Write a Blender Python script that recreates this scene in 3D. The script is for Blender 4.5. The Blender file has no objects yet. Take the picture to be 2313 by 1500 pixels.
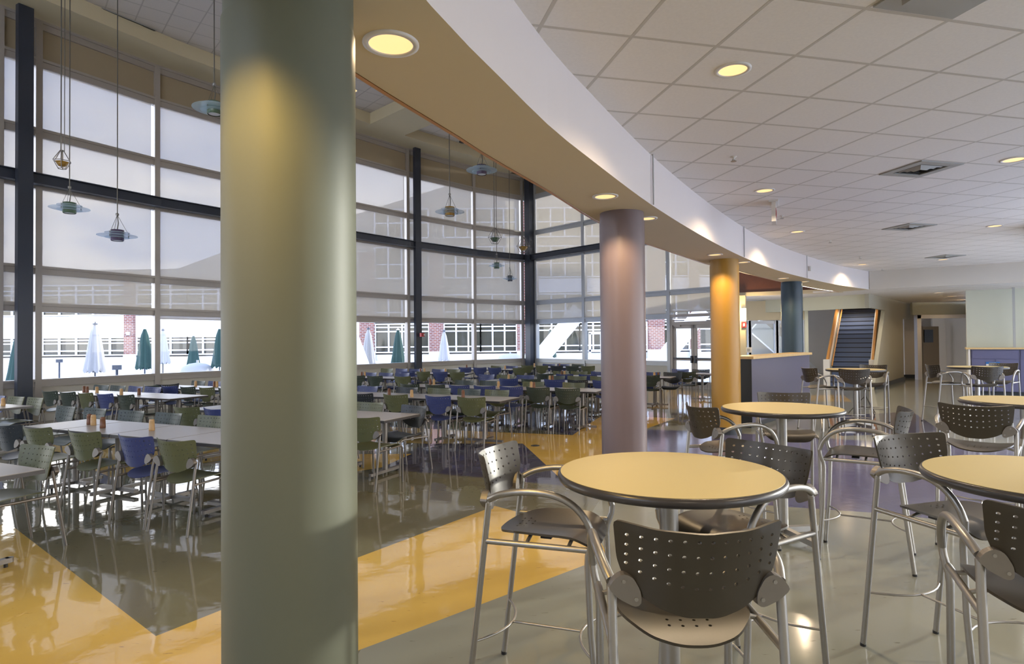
import bpy, bmesh, math, random
from mathutils import Vector, Matrix
from mathutils.geometry import delaunay_2d_cdt

# ------------------------------------------------------------------ camera
SC = bpy.context.scene
COL = SC.collection
W_PX, H_PX, F_PX = 2313.0, 1500.0, 1380.0
CAMH, PITCH, ROLL = 1.67, 0.0156, -0.009
_fw = Vector((0, math.cos(PITCH), math.sin(PITCH)))
_up = Vector((0, -math.sin(PITCH), math.cos(PITCH)))
_rt = Vector((1, 0, 0))
RT = math.cos(ROLL) * _rt + math.sin(ROLL) * _up
UP = -math.sin(ROLL) * _rt + math.cos(ROLL) * _up
FW = _fw
cam_data = bpy.data.cameras.new('camera')
cam = bpy.data.objects.new('camera', cam_data)
COL.objects.link(cam)
cam_data.sensor_width = 36.0
cam_data.lens = F_PX / W_PX * 36.0
cam_data.clip_start = 0.05
cam_data.clip_end = 500
M = Matrix((RT, UP, -FW)).transposed().to_4x4()
M.translation = Vector((0, 0, CAMH))
cam.matrix_world = M
SC.camera = cam
SC.view_settings.view_transform = 'Standard'
SC.view_settings.look = 'None'
SC.view_settings.gamma = 1.0
SC.view_settings.use_curve_mapping = False
SC.view_settings.exposure = 1.42
SC.cycles.transparent_max_bounces = 32

def ray(px, py):
    return (RT * ((px - W_PX / 2) / F_PX) + UP * ((H_PX / 2 - py) / F_PX) + FW)

def at(px, py, h=0.0):
    """point of the place at height h seen at that spot of the photograph"""
    d = ray(px, py)
    t = (h - CAMH) / d.z
    return Vector((d.x * t, d.y * t, h))

# ------------------------------------------------------------------ node helpers
def newmat(name):
    m = bpy.data.materials.new(name); m.use_nodes = True
    return m, m.node_tree, m.node_tree.nodes['Principled BSDF']

def mat(name, col, rough=0.5, metal=0.0, var=0.0, scale=30.0, bump=0.0, spec=0.5, coat=0.0):
    m, nt, b = newmat(name)
    b.inputs['Roughness'].default_value = rough
    b.inputs['Metallic'].default_value = metal
    b.inputs['Specular IOR Level'].default_value = spec
    b.inputs['Coat Weight'].default_value = coat
    b.inputs['Coat Roughness'].default_value = 0.05
    c = (*col, 1)
    b.inputs['Base Color'].default_value = c
    tc = nt.nodes.new('ShaderNodeTexCoord')
    n = nt.nodes.new('ShaderNodeTexNoise'); n.inputs['Scale'].default_value = scale
    n.inputs['Detail'].default_value = 3
    nt.links.new(tc.outputs['Object'], n.inputs['Vector'])
    if var > 0:
        r = nt.nodes.new('ShaderNodeMapRange')
        r.inputs[3].default_value = 1 - var; r.inputs[4].default_value = 1 + var
        nt.links.new(n.outputs[0], r.inputs[0])
        mx = nt.nodes.new('ShaderNodeVectorMath'); mx.operation = 'SCALE'
        mx.inputs[0].default_value = col
        nt.links.new(r.outputs[0], mx.inputs['Scale'])
        nt.links.new(mx.outputs[0], b.inputs['Base Color'])
    if bump > 0:
        bp = nt.nodes.new('ShaderNodeBump'); bp.inputs['Strength'].default_value = bump
        bp.inputs['Distance'].default_value = 0.002
        nt.links.new(n.outputs[0], bp.inputs['Height'])
        nt.links.new(bp.outputs[0], b.inputs['Normal'])
    return m

def emis(name, col, strength):
    m, nt, b = newmat(name)
    b.inputs['Base Color'].default_value = (*col, 1)
    b.inputs['Emission Color'].default_value = (*col, 1)
    b.inputs['Emission Strength'].default_value = strength
    return m

def glassmat(name, tint=(0.93, 0.96, 0.96), refl=1.0):
    m = bpy.data.materials.new(name); m.use_nodes = True
    nt = m.node_tree; nt.nodes.clear()
    out = nt.nodes.new('ShaderNodeOutputMaterial')
    mix = nt.nodes.new('ShaderNodeMixShader')
    tr = nt.nodes.new('ShaderNodeBsdfTransparent'); tr.inputs[0].default_value = (*tint, 1)
    gl = nt.nodes.new('ShaderNodeBsdfGlossy'); gl.inputs['Roughness'].default_value = 0.02
    fr = nt.nodes.new('ShaderNodeFresnel'); fr.inputs[0].default_value = 1.45
    mu = nt.nodes.new('ShaderNodeMath'); mu.operation = 'MULTIPLY'; mu.inputs[1].default_value = refl
    nt.links.new(fr.outputs[0], mu.inputs[0])
    ge = nt.nodes.new('ShaderNodeNewGeometry')          # a thin pane reflects on its outer faces only
    fb = nt.nodes.new('ShaderNodeMath'); fb.operation = 'SUBTRACT'; fb.inputs[0].default_value = 1.0
    nt.links.new(ge.outputs['Backfacing'], fb.inputs[1])
    mf = nt.nodes.new('ShaderNodeMath'); mf.operation = 'MULTIPLY'
    nt.links.new(mu.outputs[0], mf.inputs[0]); nt.links.new(fb.outputs[0], mf.inputs[1])
    nt.links.new(mf.outputs[0], mix.inputs[0])
    nt.links.new(tr.outputs[0], mix.inputs[1]); nt.links.new(gl.outputs[0], mix.inputs[2])
    nt.links.new(mix.outputs[0], out.inputs[0])
    return m

def shademat(name, open_=0.26, dif=(0.50, 0.455, 0.37), trn=(0.17, 0.152, 0.122)):
    """woven roller shade: partly open weave, partly cloth that lets light glow through"""
    m = bpy.data.materials.new(name); m.use_nodes = True
    nt = m.node_tree; nt.nodes.clear()
    out = nt.nodes.new('ShaderNodeOutputMaterial')
    tr = nt.nodes.new('ShaderNodeBsdfTransparent'); tr.inputs[0].default_value = (0.88, 0.90, 0.98, 1)
    d = nt.nodes.new('ShaderNodeBsdfDiffuse'); d.inputs[0].default_value = (*dif, 1)
    t = nt.nodes.new('ShaderNodeBsdfTranslucent'); t.inputs[0].default_value = (*trn, 1)
    add = nt.nodes.new('ShaderNodeAddShader')
    mix = nt.nodes.new('ShaderNodeMixShader'); mix.inputs[0].default_value = 1 - open_
    nt.links.new(d.outputs[0], add.inputs[0]); nt.links.new(t.outputs[0], add.inputs[1])
    nt.links.new(tr.outputs[0], mix.inputs[1]); nt.links.new(add.outputs[0], mix.inputs[2])
    nt.links.new(mix.outputs[0], out.inputs[0])
    return m

# ------------------------------------------------------------------ world and sun
wld = bpy.data.worlds.new('world'); SC.world = wld; wld.use_nodes = True
nt = wld.node_tree; nt.nodes.clear()
out = nt.nodes.new('ShaderNodeOutputWorld')
bg = nt.nodes.new('ShaderNodeBackground')
tc = nt.nodes.new('ShaderNodeTexCoord')
sep = nt.nodes.new('ShaderNodeSeparateXYZ')
nt.links.new(tc.outputs['Generated'], sep.inputs[0])
ramp = nt.nodes.new('ShaderNodeValToRGB')
ramp.color_ramp.elements[0].position = 0.0; ramp.color_ramp.elements[0].color = (0.66, 0.69, 0.84, 1)
ramp.color_ramp.elements[1].position = 0.6; ramp.color_ramp.elements[1].color = (0.40, 0.50, 0.78, 1)
nt.links.new(sep.outputs[2], ramp.inputs[0])
mp = nt.nodes.new('ShaderNodeMapping'); mp.inputs['Scale'].default_value = (2.2, 2.2, 6.5)
nt.links.new(tc.outputs['Generated'], mp.inputs[0])
ns = nt.nodes.new('ShaderNodeTexNoise'); ns.inputs['Scale'].default_value = 1.6
ns.inputs['Detail'].default_value = 6
nt.links.new(mp.outputs[0], ns.inputs['Vector'])
cr = nt.nodes.new('ShaderNodeMapRange'); cr.inputs[1].default_value = 0.40; cr.inputs[2].default_value = 0.56
nt.links.new(ns.outputs[0], cr.inputs[0])
band = nt.nodes.new('ShaderNodeMapRange')          # clouds lie low over the horizon
band.inputs[1].default_value = 0.34; band.inputs[2].default_value = 0.20
nt.links.new(sep.outputs[2], band.inputs[0])
mu = nt.nodes.new('ShaderNodeMath'); mu.operation = 'MULTIPLY'
nt.links.new(cr.outputs[0], mu.inputs[0]); nt.links.new(band.outputs[0], mu.inputs[1])
mx = nt.nodes.new('ShaderNodeMix'); mx.data_type = 'RGBA'
mx.inputs[7].default_value = (1.16, 1.05, 0.98, 1)
nt.links.new(mu.outputs[0], mx.inputs[0]); nt.links.new(ramp.outputs[0], mx.inputs[6])
nt.links.new(mx.outputs[2], bg.inputs[0])   # pale blue sky with low clouds
bg.inputs[1].default_value = 2.45
nt.links.new(bg.outputs[0], out.inputs[0])

sun_d = bpy.data.lights.new('sun', 'SUN'); sun_d.energy = 2.4; sun_d.angle = math.radians(2.0)
sun_d.color = (1.0, 0.93, 0.84)
sun = bpy.data.objects.new('sun', sun_d); COL.objects.link(sun)
sun.rotation_euler = (Vector((0.89, 0.45, 0.10))).to_track_quat('Z', 'Y').to_euler()

# ------------------------------------------------------------------ materials
MT = {}
MT['silver'] = mat('brushed_aluminium', (0.36, 0.345, 0.32), 0.36, 0.8, 0.03, 60)
MT['silver_dark'] = mat('aluminium_paint', (0.24, 0.22, 0.20), 0.42, 0.7, 0.03, 60)
MT['brown_plastic'] = mat('bronze_brown_plastic', (0.056, 0.047, 0.033), 0.34, 0.25, 0.05, 90, 0.05)
MT['black'] = mat('black_rubber', (0.02, 0.02, 0.022), 0.5)
MT['olive'] = mat('olive_plastic', (0.108, 0.112, 0.046), 0.40, 0, 0.05, 80)
MT['navy'] = mat('navy_plastic', (0.044, 0.058, 0.165), 0.40, 0, 0.05, 80)
MT['green'] = mat('dark_green_plastic', (0.040, 0.052, 0.036), 0.42, 0, 0.05, 80)
MT['charcoal'] = mat('black_plastic', (0.022, 0.026, 0.028), 0.42, 0, 0.05, 80)
MT['bar_top'] = mat('yellow_laminate', (0.53, 0.42, 0.165), 0.45, 0, 0.03, 300)
MT['table_top'] = mat('beige_laminate', (0.45, 0.40, 0.34), 0.32, 0, 0.03, 300)
MT['edge'] = mat('dark_edge_band', (0.055, 0.05, 0.048), 0.28, 0.1)
MT['wood_light'] = mat('maple_wood', (0.66, 0.47, 0.22), 0.4, 0, 0.12, 12)
MT['wood_orange'] = mat('orange_wood', (0.52, 0.25, 0.07), 0.4, 0, 0.12, 14)
MT['mahogany'] = mat('mahogany_panel', (0.13, 0.042, 0.020), 0.45, 0, 0.15, 10)
MT['soffit'] = mat('cream_paint', (0.64, 0.54, 0.36), 0.8, 0, 0.015, 3)
MT['fascia'] = mat('white_paint', (0.78, 0.71, 0.66), 0.8, 0, 0.012, 3)
MT['cream'] = mat('yellow_cream_paint', (0.62, 0.54, 0.36), 0.8, 0, 0.015, 3)
MT['wall'] = mat('pale_wall_paint', (0.66, 0.61, 0.53), 0.8, 0, 0.02, 3)
MT['green_wall'] = mat('pale_green_paint', (0.60, 0.61, 0.50), 0.75, 0, 0.02, 3)
MT['olive_wall'] = mat('olive_paint', (0.40, 0.38, 0.30), 0.75, 0, 0.02, 3)
MT['frame'] = mat('taupe_aluminium', (0.40, 0.36, 0.32), 0.45, 0.2, 0.03, 20)
MT['frame_light'] = mat('grey_aluminium', (0.44, 0.45, 0.46), 0.42, 0.3, 0.03, 20)
MT['steel'] = mat('dark_blue_steel_paint', (0.030, 0.036, 0.052), 0.38)
MT['tan_panel'] = mat('tan_spandrel_panel', (0.36, 0.29, 0.19), 0.7, 0, 0.03, 6)
MT['beige_panel'] = mat('beige_spandrel_panel', (0.55, 0.51, 0.43), 0.6, 0, 0.03, 6)
MT['base_dark'] = mat('dark_base', (0.025, 0.032, 0.04), 0.45)
MT['glass'] = glassmat('clear_glass')
MT['shade'] = shademat('woven_shade')
MT['counter_navy'] = mat('navy_laminate', (0.112, 0.108, 0.165), 0.38, 0, 0.04, 40)
MT['cab_navy'] = mat('violet_blue_laminate', (0.115, 0.118, 0.225), 0.4, 0, 0.04, 40)
MT['stair_blue'] = mat('blue_rubber_tread', (0.11, 0.15, 0.27), 0.5, 0, 0.05, 30)
MT['stair_dark'] = mat('dark_nosing', (0.012, 0.016, 0.03), 0.5)
MT['white'] = mat('white_metal', (0.85, 0.85, 0.87), 0.5)
MT['can'] = None
MT['lamp_warm'] = emis('warm_reflector', (1.0, 0.66, 0.30), 0.42)
MT['lamp_hot'] = emis('bright_lamp', (1.0, 0.84, 0.56), 2.2)
MT['pepper_l'] = mat('light_wood_shaker', (0.60, 0.36, 0.15), 0.45, 0, 0.1, 60)
MT['pepper_d'] = mat('dark_wood_shaker', (0.20, 0.08, 0.035), 0.45, 0, 0.1, 60)
MT['red'] = mat('red_plastic', (0.45, 0.03, 0.03), 0.45)
MT['umb_white'] = mat('white_canvas', (0.36, 0.345, 0.345), 0.85, 0, 0.05, 20)
MT['umb_green'] = mat('green_canvas', (0.018, 0.05, 0.042), 0.85, 0, 0.1, 20)
MT['stone'] = mat('pale_cast_stone', (0.62, 0.60, 0.56), 0.8, 0, 0.05, 5)
MT['dark_glass'] = mat('dark_window_glass', (0.045, 0.042, 0.03), 0.06, 0, 0.0)
MT['patio'] = mat('white_concrete', (0.86, 0.86, 0.88), 0.85, 0, 0.03, 2)
MT['roof'] = mat('grey_metal_roof', (0.42, 0.38, 0.34), 0.6, 0, 0.03, 4)
MT['col_green'] = mat('sage_column_paint', (0.125, 0.132, 0.092), 0.52, 0, 0.015, 60, 0.04, 0.35)
MT['col_purple'] = mat('mauve_column_paint', (0.18, 0.135, 0.138), 0.38, 0, 0.015, 60, 0.04)
MT['col_yellow'] = mat('ochre_column_paint', (0.40, 0.215, 0.028), 0.38, 0, 0.015, 60, 0.04)
MT['col_blue'] = mat('teal_column_paint', (0.028, 0.055, 0.080), 0.40, 0, 0.015, 60, 0.04)
MT['pend_glass'] = shademat('pendant_glass', .70, (.55, .66, .66), (.30, .36, .36))
MT['wire'] = mat('grey_wire', (0.16, 0.15, 0.13), 0.4, 0.6)
MT['pend_green'] = mat('green_glass_shade', (0.08, 0.13, 0.08), 0.25)
MT['pend_violet'] = mat('violet_glass_shade', (0.09, 0.065, 0.12), 0.25)
MT['pend_amber'] = mat('amber_glass_shade', (0.34, 0.19, 0.03), 0.25)
MT['pend_blue'] = mat('blue_glass_shade', (0.04, 0.055, 0.08), 0.25)
MT['vent_grey'] = mat('grey_vent_metal', (0.40, 0.40, 0.38), 0.5, 0.2)
MT['vent_dark'] = mat('dark_vent_slot', (0.03, 0.032, 0.03), 0.6)
MT['off_white'] = mat('off_white_enamel', (0.72, 0.69, 0.64), 0.5)
MT['sign_blue'] = mat('blue_sign', (0.02, 0.15, 0.45), 0.4)

def brickmat():
    m, nt, b = newmat('red_brick')
    tc = nt.nodes.new('ShaderNodeTexCoord')
    mp = nt.nodes.new('ShaderNodeMapping'); mp.inputs['Rotation'].default_value = (math.radians(90), 0, 0)
    br = nt.nodes.new('ShaderNodeTexBrick')
    br.inputs['Color1'].default_value = (0.22, 0.075, 0.05, 1)
    br.inputs['Color2'].default_value = (0.15, 0.05, 0.04, 1)
    br.inputs['Mortar'].default_value = (0.32, 0.28, 0.26, 1)
    br.inputs['Scale'].default_value = 1.0
    br.inputs['Brick Width'].default_value = 0.42; br.inputs['Row Height'].default_value = 0.16
    br.inputs['Mortar Size'].default_value = 0.022
    nt.links.new(tc.outputs['Object'], mp.inputs[0]); nt.links.new(mp.outputs[0], br.inputs['Vector'])
    nt.links.new(br.outputs[0], b.inputs['Base Color'])
    b.inputs['Roughness'].default_value = 0.85
    return m
MT['brick'] = brickmat()

def tilemat(name, col, linecol, size, yaw, ox, oy, lw=0.013):
    """lay-in ceiling tiles: a square grid laid out in the room"""
    m, nt, b = newmat(name)
    N, L = nt.nodes, nt.links
    tc = N.new('ShaderNodeTexCoord')
    sub = N.new('ShaderNodeVectorMath'); sub.operation = 'SUBTRACT'; sub.inputs[1].default_value = (ox, oy, 0)
    L.new(tc.outputs['Object'], sub.inputs[0])
    rot = N.new('ShaderNodeVectorRotate'); rot.rotation_type = 'Z_AXIS'; rot.inputs['Angle'].default_value = -yaw
    L.new(sub.outputs[0], rot.inputs['Vector'])
    sp = N.new('ShaderNodeSeparateXYZ'); L.new(rot.outputs[0], sp.inputs[0])
    ds = []
    for k in (0, 1):
        dv = N.new('ShaderNodeMath'); dv.operation = 'DIVIDE'; dv.inputs[1].default_value = size
        L.new(sp.outputs[k], dv.inputs[0])
        ad = N.new('ShaderNodeMath'); ad.operation = 'ADD'; ad.inputs[1].default_value = 200.5
        L.new(dv.outputs[0], ad.inputs[0])
        fr = N.new('ShaderNodeMath'); fr.operation = 'FRACT'; L.new(ad.outputs[0], fr.inputs[0])
        sb = N.new('ShaderNodeMath'); sb.operation = 'SUBTRACT'; sb.inputs[1].default_value = 0.5
        L.new(fr.outputs[0], sb.inputs[0])
        ab = N.new('ShaderNodeMath'); ab.operation = 'ABSOLUTE'; L.new(sb.outputs[0], ab.inputs[0])
        ds.append(ab)
    mn = N.new('ShaderNodeMath'); mn.operation = 'MINIMUM'
    L.new(ds[0].outputs[0], mn.inputs[0]); L.new(ds[1].outputs[0], mn.inputs[1])
    rg = N.new('ShaderNodeMapRange'); rg.interpolation_type = 'SMOOTHSTEP'
    rg.inputs[1].default_value = lw / size * 0.8; rg.inputs[2].default_value = lw / size * 1.2
    L.new(mn.outputs[0], rg.inputs[0])
    nz = N.new('ShaderNodeTexNoise'); nz.inputs['Scale'].default_value = 45; nz.inputs['Detail'].default_value = 4
    L.new(tc.outputs['Object'], nz.inputs['Vector'])
    sc2 = N.new('ShaderNodeMapRange'); sc2.inputs[3].default_value = 0.93; sc2.inputs[4].default_value = 1.05
    L.new(nz.outputs[0], sc2.inputs[0])
    tcol = N.new('ShaderNodeVectorMath'); tcol.operation = 'SCALE'; tcol.inputs[0].default_value = col
    L.new(sc2.outputs[0], tcol.inputs['Scale'])
    mix = N.new('ShaderNodeMix'); mix.data_type = 'RGBA'
    mix.inputs[6].default_value = (*linecol, 1)
    L.new(rg.outputs[0], mix.inputs[0]); L.new(tcol.outputs[0], mix.inputs[7])
    L.new(mix.outputs[2], b.inputs['Base Color'])
    bp = N.new('ShaderNodeBump'); bp.inputs['Strength'].default_value = 0.6; bp.inputs['Distance'].default_value = 0.008
    bp.invert = True
    L.new(rg.outputs[0], bp.inputs['Height']); L.new(bp.outputs[0], b.inputs['Normal'])
    b.inputs['Roughness'].default_value = 0.9
    return m
TILE = 0.61
CEIL = 3.206 * TILE + CAMH
YAW = 0.2348
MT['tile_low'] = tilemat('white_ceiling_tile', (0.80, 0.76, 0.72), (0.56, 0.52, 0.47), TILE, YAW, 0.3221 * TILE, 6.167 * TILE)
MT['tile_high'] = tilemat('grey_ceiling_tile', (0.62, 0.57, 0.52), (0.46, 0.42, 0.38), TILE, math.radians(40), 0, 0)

def floormat(name, col, fleck, rough=0.045):
    m, nt, b = newmat(name)
    N, L = nt.nodes, nt.links
    tc = N.new('ShaderNodeTexCoord')
    mp = N.new('ShaderNodeMapping'); mp.inputs['Rotation'].default_value = (0, 0, -0.45)
    mp.inputs['Scale'].default_value = (9, 42, 1)
    L.new(tc.outputs['Object'], mp.inputs[0])
    n1 = N.new('ShaderNodeTexNoise'); n1.inputs['Scale'].default_value = 1.0; n1.inputs['Detail'].default_value = 3
    L.new(mp.outputs[0], n1.inputs['Vector'])
    r1 = N.new('ShaderNodeMapRange'); r1.inputs[1].default_value = 0.69; r1.inputs[2].default_value = 0.74
    L.new(n1.outputs[0], r1.inputs[0])
    n2 = N.new('ShaderNodeTexNoise'); n2.inputs['Scale'].default_value = 1.3; n2.inputs['Detail'].default_value = 4
    L.new(tc.outputs['Object'], n2.inputs['Vector'])
    r2 = N.new('ShaderNodeMapRange'); r2.inputs[3].default_value = 0.9; r2.inputs[4].default_value = 1.1
    L.new(n2.outputs[0], r2.inputs[0])
    sc = N.new('ShaderNodeVectorMath'); sc.operation = 'SCALE'; sc.inputs[0].default_value = col
    L.new(r2.outputs[0], sc.inputs['Scale'])
    mix = N.new('ShaderNodeMix'); mix.data_type = 'RGBA'
    L.new(r1.outputs[0], mix.inputs[0]); L.new(sc.outputs[0], mix.inputs[6])
    mix.inputs[7].default_value = (*fleck, 1)
    L.new(mix.outputs[2], b.inputs['Base Color'])
    b.inputs['Roughness'].default_value = rough
    b.inputs['Specular IOR Level'].default_value = 0.8
    n3 = N.new('ShaderNodeTexNoise'); n3.inputs['Scale'].default_value = 7.0; n3.inputs['Detail'].default_value = 2
    L.new(tc.outputs['Object'], n3.inputs['Vector'])
    bp = N.new('ShaderNodeBump'); bp.inputs['Strength'].default_value = 0.10; bp.inputs['Distance'].default_value = 0.008
    L.new(n3.outputs[0], bp.inputs['Height']); L.new(bp.outputs[0], b.inputs['Normal'])
    return m
MT['fl_olive'] = floormat('olive_vinyl', (0.185, 0.170, 0.105), (0.10, 0.09, 0.05))
MT['fl_yellow'] = floormat('yellow_vinyl', (0.66, 0.43, 0.105), (0.33, 0.19, 0.05))
MT['fl_navy'] = floormat('navy_vinyl', (0.085, 0.080, 0.120), (0.15, 0.15, 0.2))
MT['fl_grey'] = floormat('grey_green_vinyl', (0.270, 0.270, 0.215), (0.16, 0.15, 0.10), 0.12)
MT['fl_violet'] = floormat('violet_vinyl', (0.115, 0.110, 0.195), (0.2, 0.2, 0.28), 0.12)

# ------------------------------------------------------------------ mesh helpers
class MB:
    def __init__(s): s.v = []; s.f = []; s.sm = []; s.mi = []; s.cur = 0
    def add(s, vs, fs, smooth=False):
        o = len(s.v); s.v += [tuple(v) for v in vs]
        for f in fs:
            s.f.append(tuple(i + o for i in f)); s.sm.append(smooth); s.mi.append(s.cur)
        return s
    def box(s, c, size, rz=0.0, bev=0.0):
        cx, cy, cz = c; hx, hy, hz = size[0] / 2, size[1] / 2, size[2] / 2
        ca, sa = math.cos(rz), math.sin(rz)
        vs = []
        for z in (-hz, hz):
            for x, y in ((-hx, -hy), (hx, -hy), (hx, hy), (-hx, hy)):
                vs.append((cx + x * ca - y * sa, cy + x * sa + y * ca, cz + z))
        return s.add(vs, [(3, 2, 1, 0), (4, 5, 6, 7), (0, 1, 5, 4), (1, 2, 6, 5), (2, 3, 7, 6), (3, 0, 4, 7)])
    def bar(s, a, b, w, h, zup=True):
        """box beam from a to b (centres of its ends), w across, h in height"""
        a = Vector(a); b = Vector(b); d = (b - a).normalized()
        side = d.cross(Vector((0, 0, 1)))
        if side.length < 1e-4: side = Vector((1, 0, 0))
        side.normalize(); up = side.cross(d).normalized()
        vs = []
        for p in (a, b):
            for x, y in ((-1, -1), (1, -1), (1, 1), (-1, 1)):
                vs.append(p + side * (x * w / 2) + up * (y * h / 2))
        return s.add(vs, [(3, 2, 1, 0), (4, 5, 6, 7), (0, 1, 5, 4), (1, 2, 6, 5), (2, 3, 7, 6), (3, 0, 4, 7)])
    def prism(s, pts, z0, z1):
        n = len(pts)
        ar = sum(pts[i][0] * pts[(i + 1) % n][1] - pts[(i + 1) % n][0] * pts[i][1] for i in range(n))
        if ar < 0: pts = pts[::-1]
        vs = [(p[0], p[1], z0) for p in pts] + [(p[0], p[1], z1) for p in pts]
        fs = [tuple(range(n - 1, -1, -1)), tuple(range(n, 2 * n))]
        fs += [(i, (i + 1) % n, n + (i + 1) % n, n + i) for i in range(n)]
        return s.add(vs, fs)
    def tube(s, path, r, n=10, caps=True):
        P = [Vector(p) for p in path]
        rs = r if isinstance(r, (list, tuple)) else [r] * len(P)
        vs = []; fs = []
        t0 = (P[1] - P[0]).normalized()
        ref = Vector((0, 0, 1)) if abs(t0.z) < 0.9 else Vector((1, 0, 0))
        nrm = (ref - t0 * ref.dot(t0)).normalized()
        for i, p in enumerate(P):
            if i == 0: t = (P[1] - P[0])
            elif i == len(P) - 1: t = (P[-1] - P[-2])
            else: t = (P[i + 1] - p).normalized() + (p - P[i - 1]).normalized()
            t.normalize()
            nrm = (nrm - t * nrm.dot(t)).normalized()
            bn = t.cross(nrm)
            for k in range(n):
                a = 2 * math.pi * k / n
                vs.append(p + (nrm * math.cos(a) + bn * math.sin(a)) * rs[i])
        for i in range(len(P) - 1):
            for k in range(n):
                fs.append((i * n + k, i * n + (k + 1) % n, (i + 1) * n + (k + 1) % n, (i + 1) * n + k))
        s.add(vs, fs, True)
        if caps:
            s.add(vs[:n], [tuple(range(n - 1, -1, -1))]); s.add(vs[-n:], [tuple(range(n))])
        return s
    def lathe(s, prof, c=(0, 0, 0), n=24, smooth=True):
        """prof: list of (r, z); rings closed at zero radius"""
        vs = []; fs = []; m = len(prof)
        for r, z in prof:
            for k in range(n):
                a = 2 * math.pi * k / n
                vs.append((c[0] + r * math.cos(a), c[1] + r * math.sin(a), c[2] + z))
        for i in range(m - 1):
            for k in range(n):
                fs.append((i * n + k, i * n + (k + 1) % n, (i + 1) * n + (k + 1) % n, (i + 1) * n + k))
        return s.add(vs, fs, smooth)
    def cyl(s, c, r, z0, z1, n=24, r2=None):
        r2 = r if r2 is None else r2
        vs = [(c[0] + r * math.cos(2 * math.pi * k / n), c[1] + r * math.sin(2 * math.pi * k / n), z0) for k in range(n)]
        vs += [(c[0] + r2 * math.cos(2 * math.pi * k / n), c[1] + r2 * math.sin(2 * math.pi * k / n), z1) for k in range(n)]
        s.add(vs, [(k, (k + 1) % n, n + (k + 1) % n, n + k) for k in range(n)], True)
        s.add(vs[:n], [tuple(range(n - 1, -1, -1))]); s.add(vs[n:], [tuple(range(n))])
        return s
    def mesh(s, name, mats):
        me = bpy.data.meshes.new(name)
        me.from_pydata(s.v, [], s.f)
        for m in (mats if isinstance(mats, list) else [mats]): me.materials.append(m)
        me.polygons.foreach_set('use_smooth', s.sm)
        me.polygons.foreach_set('material_index', s.mi)
        me.update()
        return me
    def build(s, name, mats, parent=None):
        o = bpy.data.objects.new(name, s.mesh(name, mats)); COL.objects.link(o)
        if parent: o.parent = parent
        return o

def empty(name, loc=(0, 0, 0), rz=0.0):
    o = bpy.data.objects.new(name, None); COL.objects.link(o)
    o.location = loc; o.rotation_euler = (0, 0, rz); o.empty_display_size = 0.1
    return o
def tag(o, label, cat, group=None, kind=None):
    o['label'] = label; o['category'] = cat
    if group: o['group'] = group
    if kind: o['kind'] = kind
    return o
def struct(o):
    o['kind'] = 'structure'; return o
def copy_tree(o, parent=None, mats=None):
    c = o.copy(); COL.objects.link(c); c.parent = parent
    if mats and c.type == 'MESH' and o.data in mats: c.data = mats[o.data]
    for ch in o.children: copy_tree(ch, c, mats)
    return c
def inside(p, poly):
    x, y = p; r = False; n = len(poly)
    for i in range(n):
        x1, y1 = poly[i]; x2, y2 = poly[(i + 1) % n]
        if (y1 > y) != (y2 > y) and x < (x2 - x1) * (y - y1) / (y2 - y1) + x1: r = not r
    return r

# ------------------------------------------------------------------ plan of the room
WALL1 = [(-17.3, 1.0), (-16.2, 3.5), (-14.9, 6.0), (-13.55, 8.4), (-12.2, 10.8), (-10.9, 13.07),
         (-9.27, 15.9), (-7.60, 18.20), (-5.77, 20.65), (-3.93, 22.95), (-1.58, 25.4), (0.45, 27.0)]
# keep the second mullion where the photograph has it
WALL1[5:6] = [(-10.95, 13.0), (-10.6, 13.62)]
CORNER = (0.80, 27.15)
WALL2 = [(1.08, 26.8), (2.95, 24.75), (4.75, 22.75), (5.62, 21.75), (6.9, 20.3)]
INNER = [(-2.6, -5.0), (-1.9, -1.0), (-1.55, 0.9), (-1.18, 2.2), (-.82, 3.185), (-.376, 4.17), (-.14, 4.72), (.42, 5.88),
         (1.0, 7.19), (1.75, 8.6), (2.36, 9.52), (3.15, 10.7), (3.74, 11.55), (4.78, 12.8), (6.69, 15.15), (8.7, 17.4), (10.0, 18.6)]
OUTER = [(-1.7, -5.0), (-1.15, -1.0), (-.80, 0.9), (-.39, 2.4), (.02, 3.45), (.27, 4.05), (.59, 4.70), (1.49, 6.43), (2.7, 8.5),
         (4.02, 10.57), (5.4, 12.5), (6.9, 14.3), (8.7, 16.25), (10.47, 17.85)]
SOF = 3.097
HIGH = 8.92
BULK = [(10.47, 17.85), (14.6, 15.0), (18.0, 12.7)]

def spline(pts, k=4):
    out = []
    n = len(pts)
    for i in range(n - 1):
        p0 = Vector(pts[max(i - 1, 0)]); p1 = Vector(pts[i]); p2 = Vector(pts[i + 1]); p3 = Vector(pts[min(i + 2, n - 1)])
        for j in range(k):
            t = j / k
            out.append(tuple(0.5 * ((2 * p1) + (p2 - p0) * t + (2 * p0 - 5 * p1 + 4 * p2 - p3) * t * t + (3 * p1 - p0 - 3 * p2 + p3) * t ** 3)))
    out.append(tuple(pts[-1]))
    return out
INNER_S = spline(INNER); OUTER_S = spline(OUTER)

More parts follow.
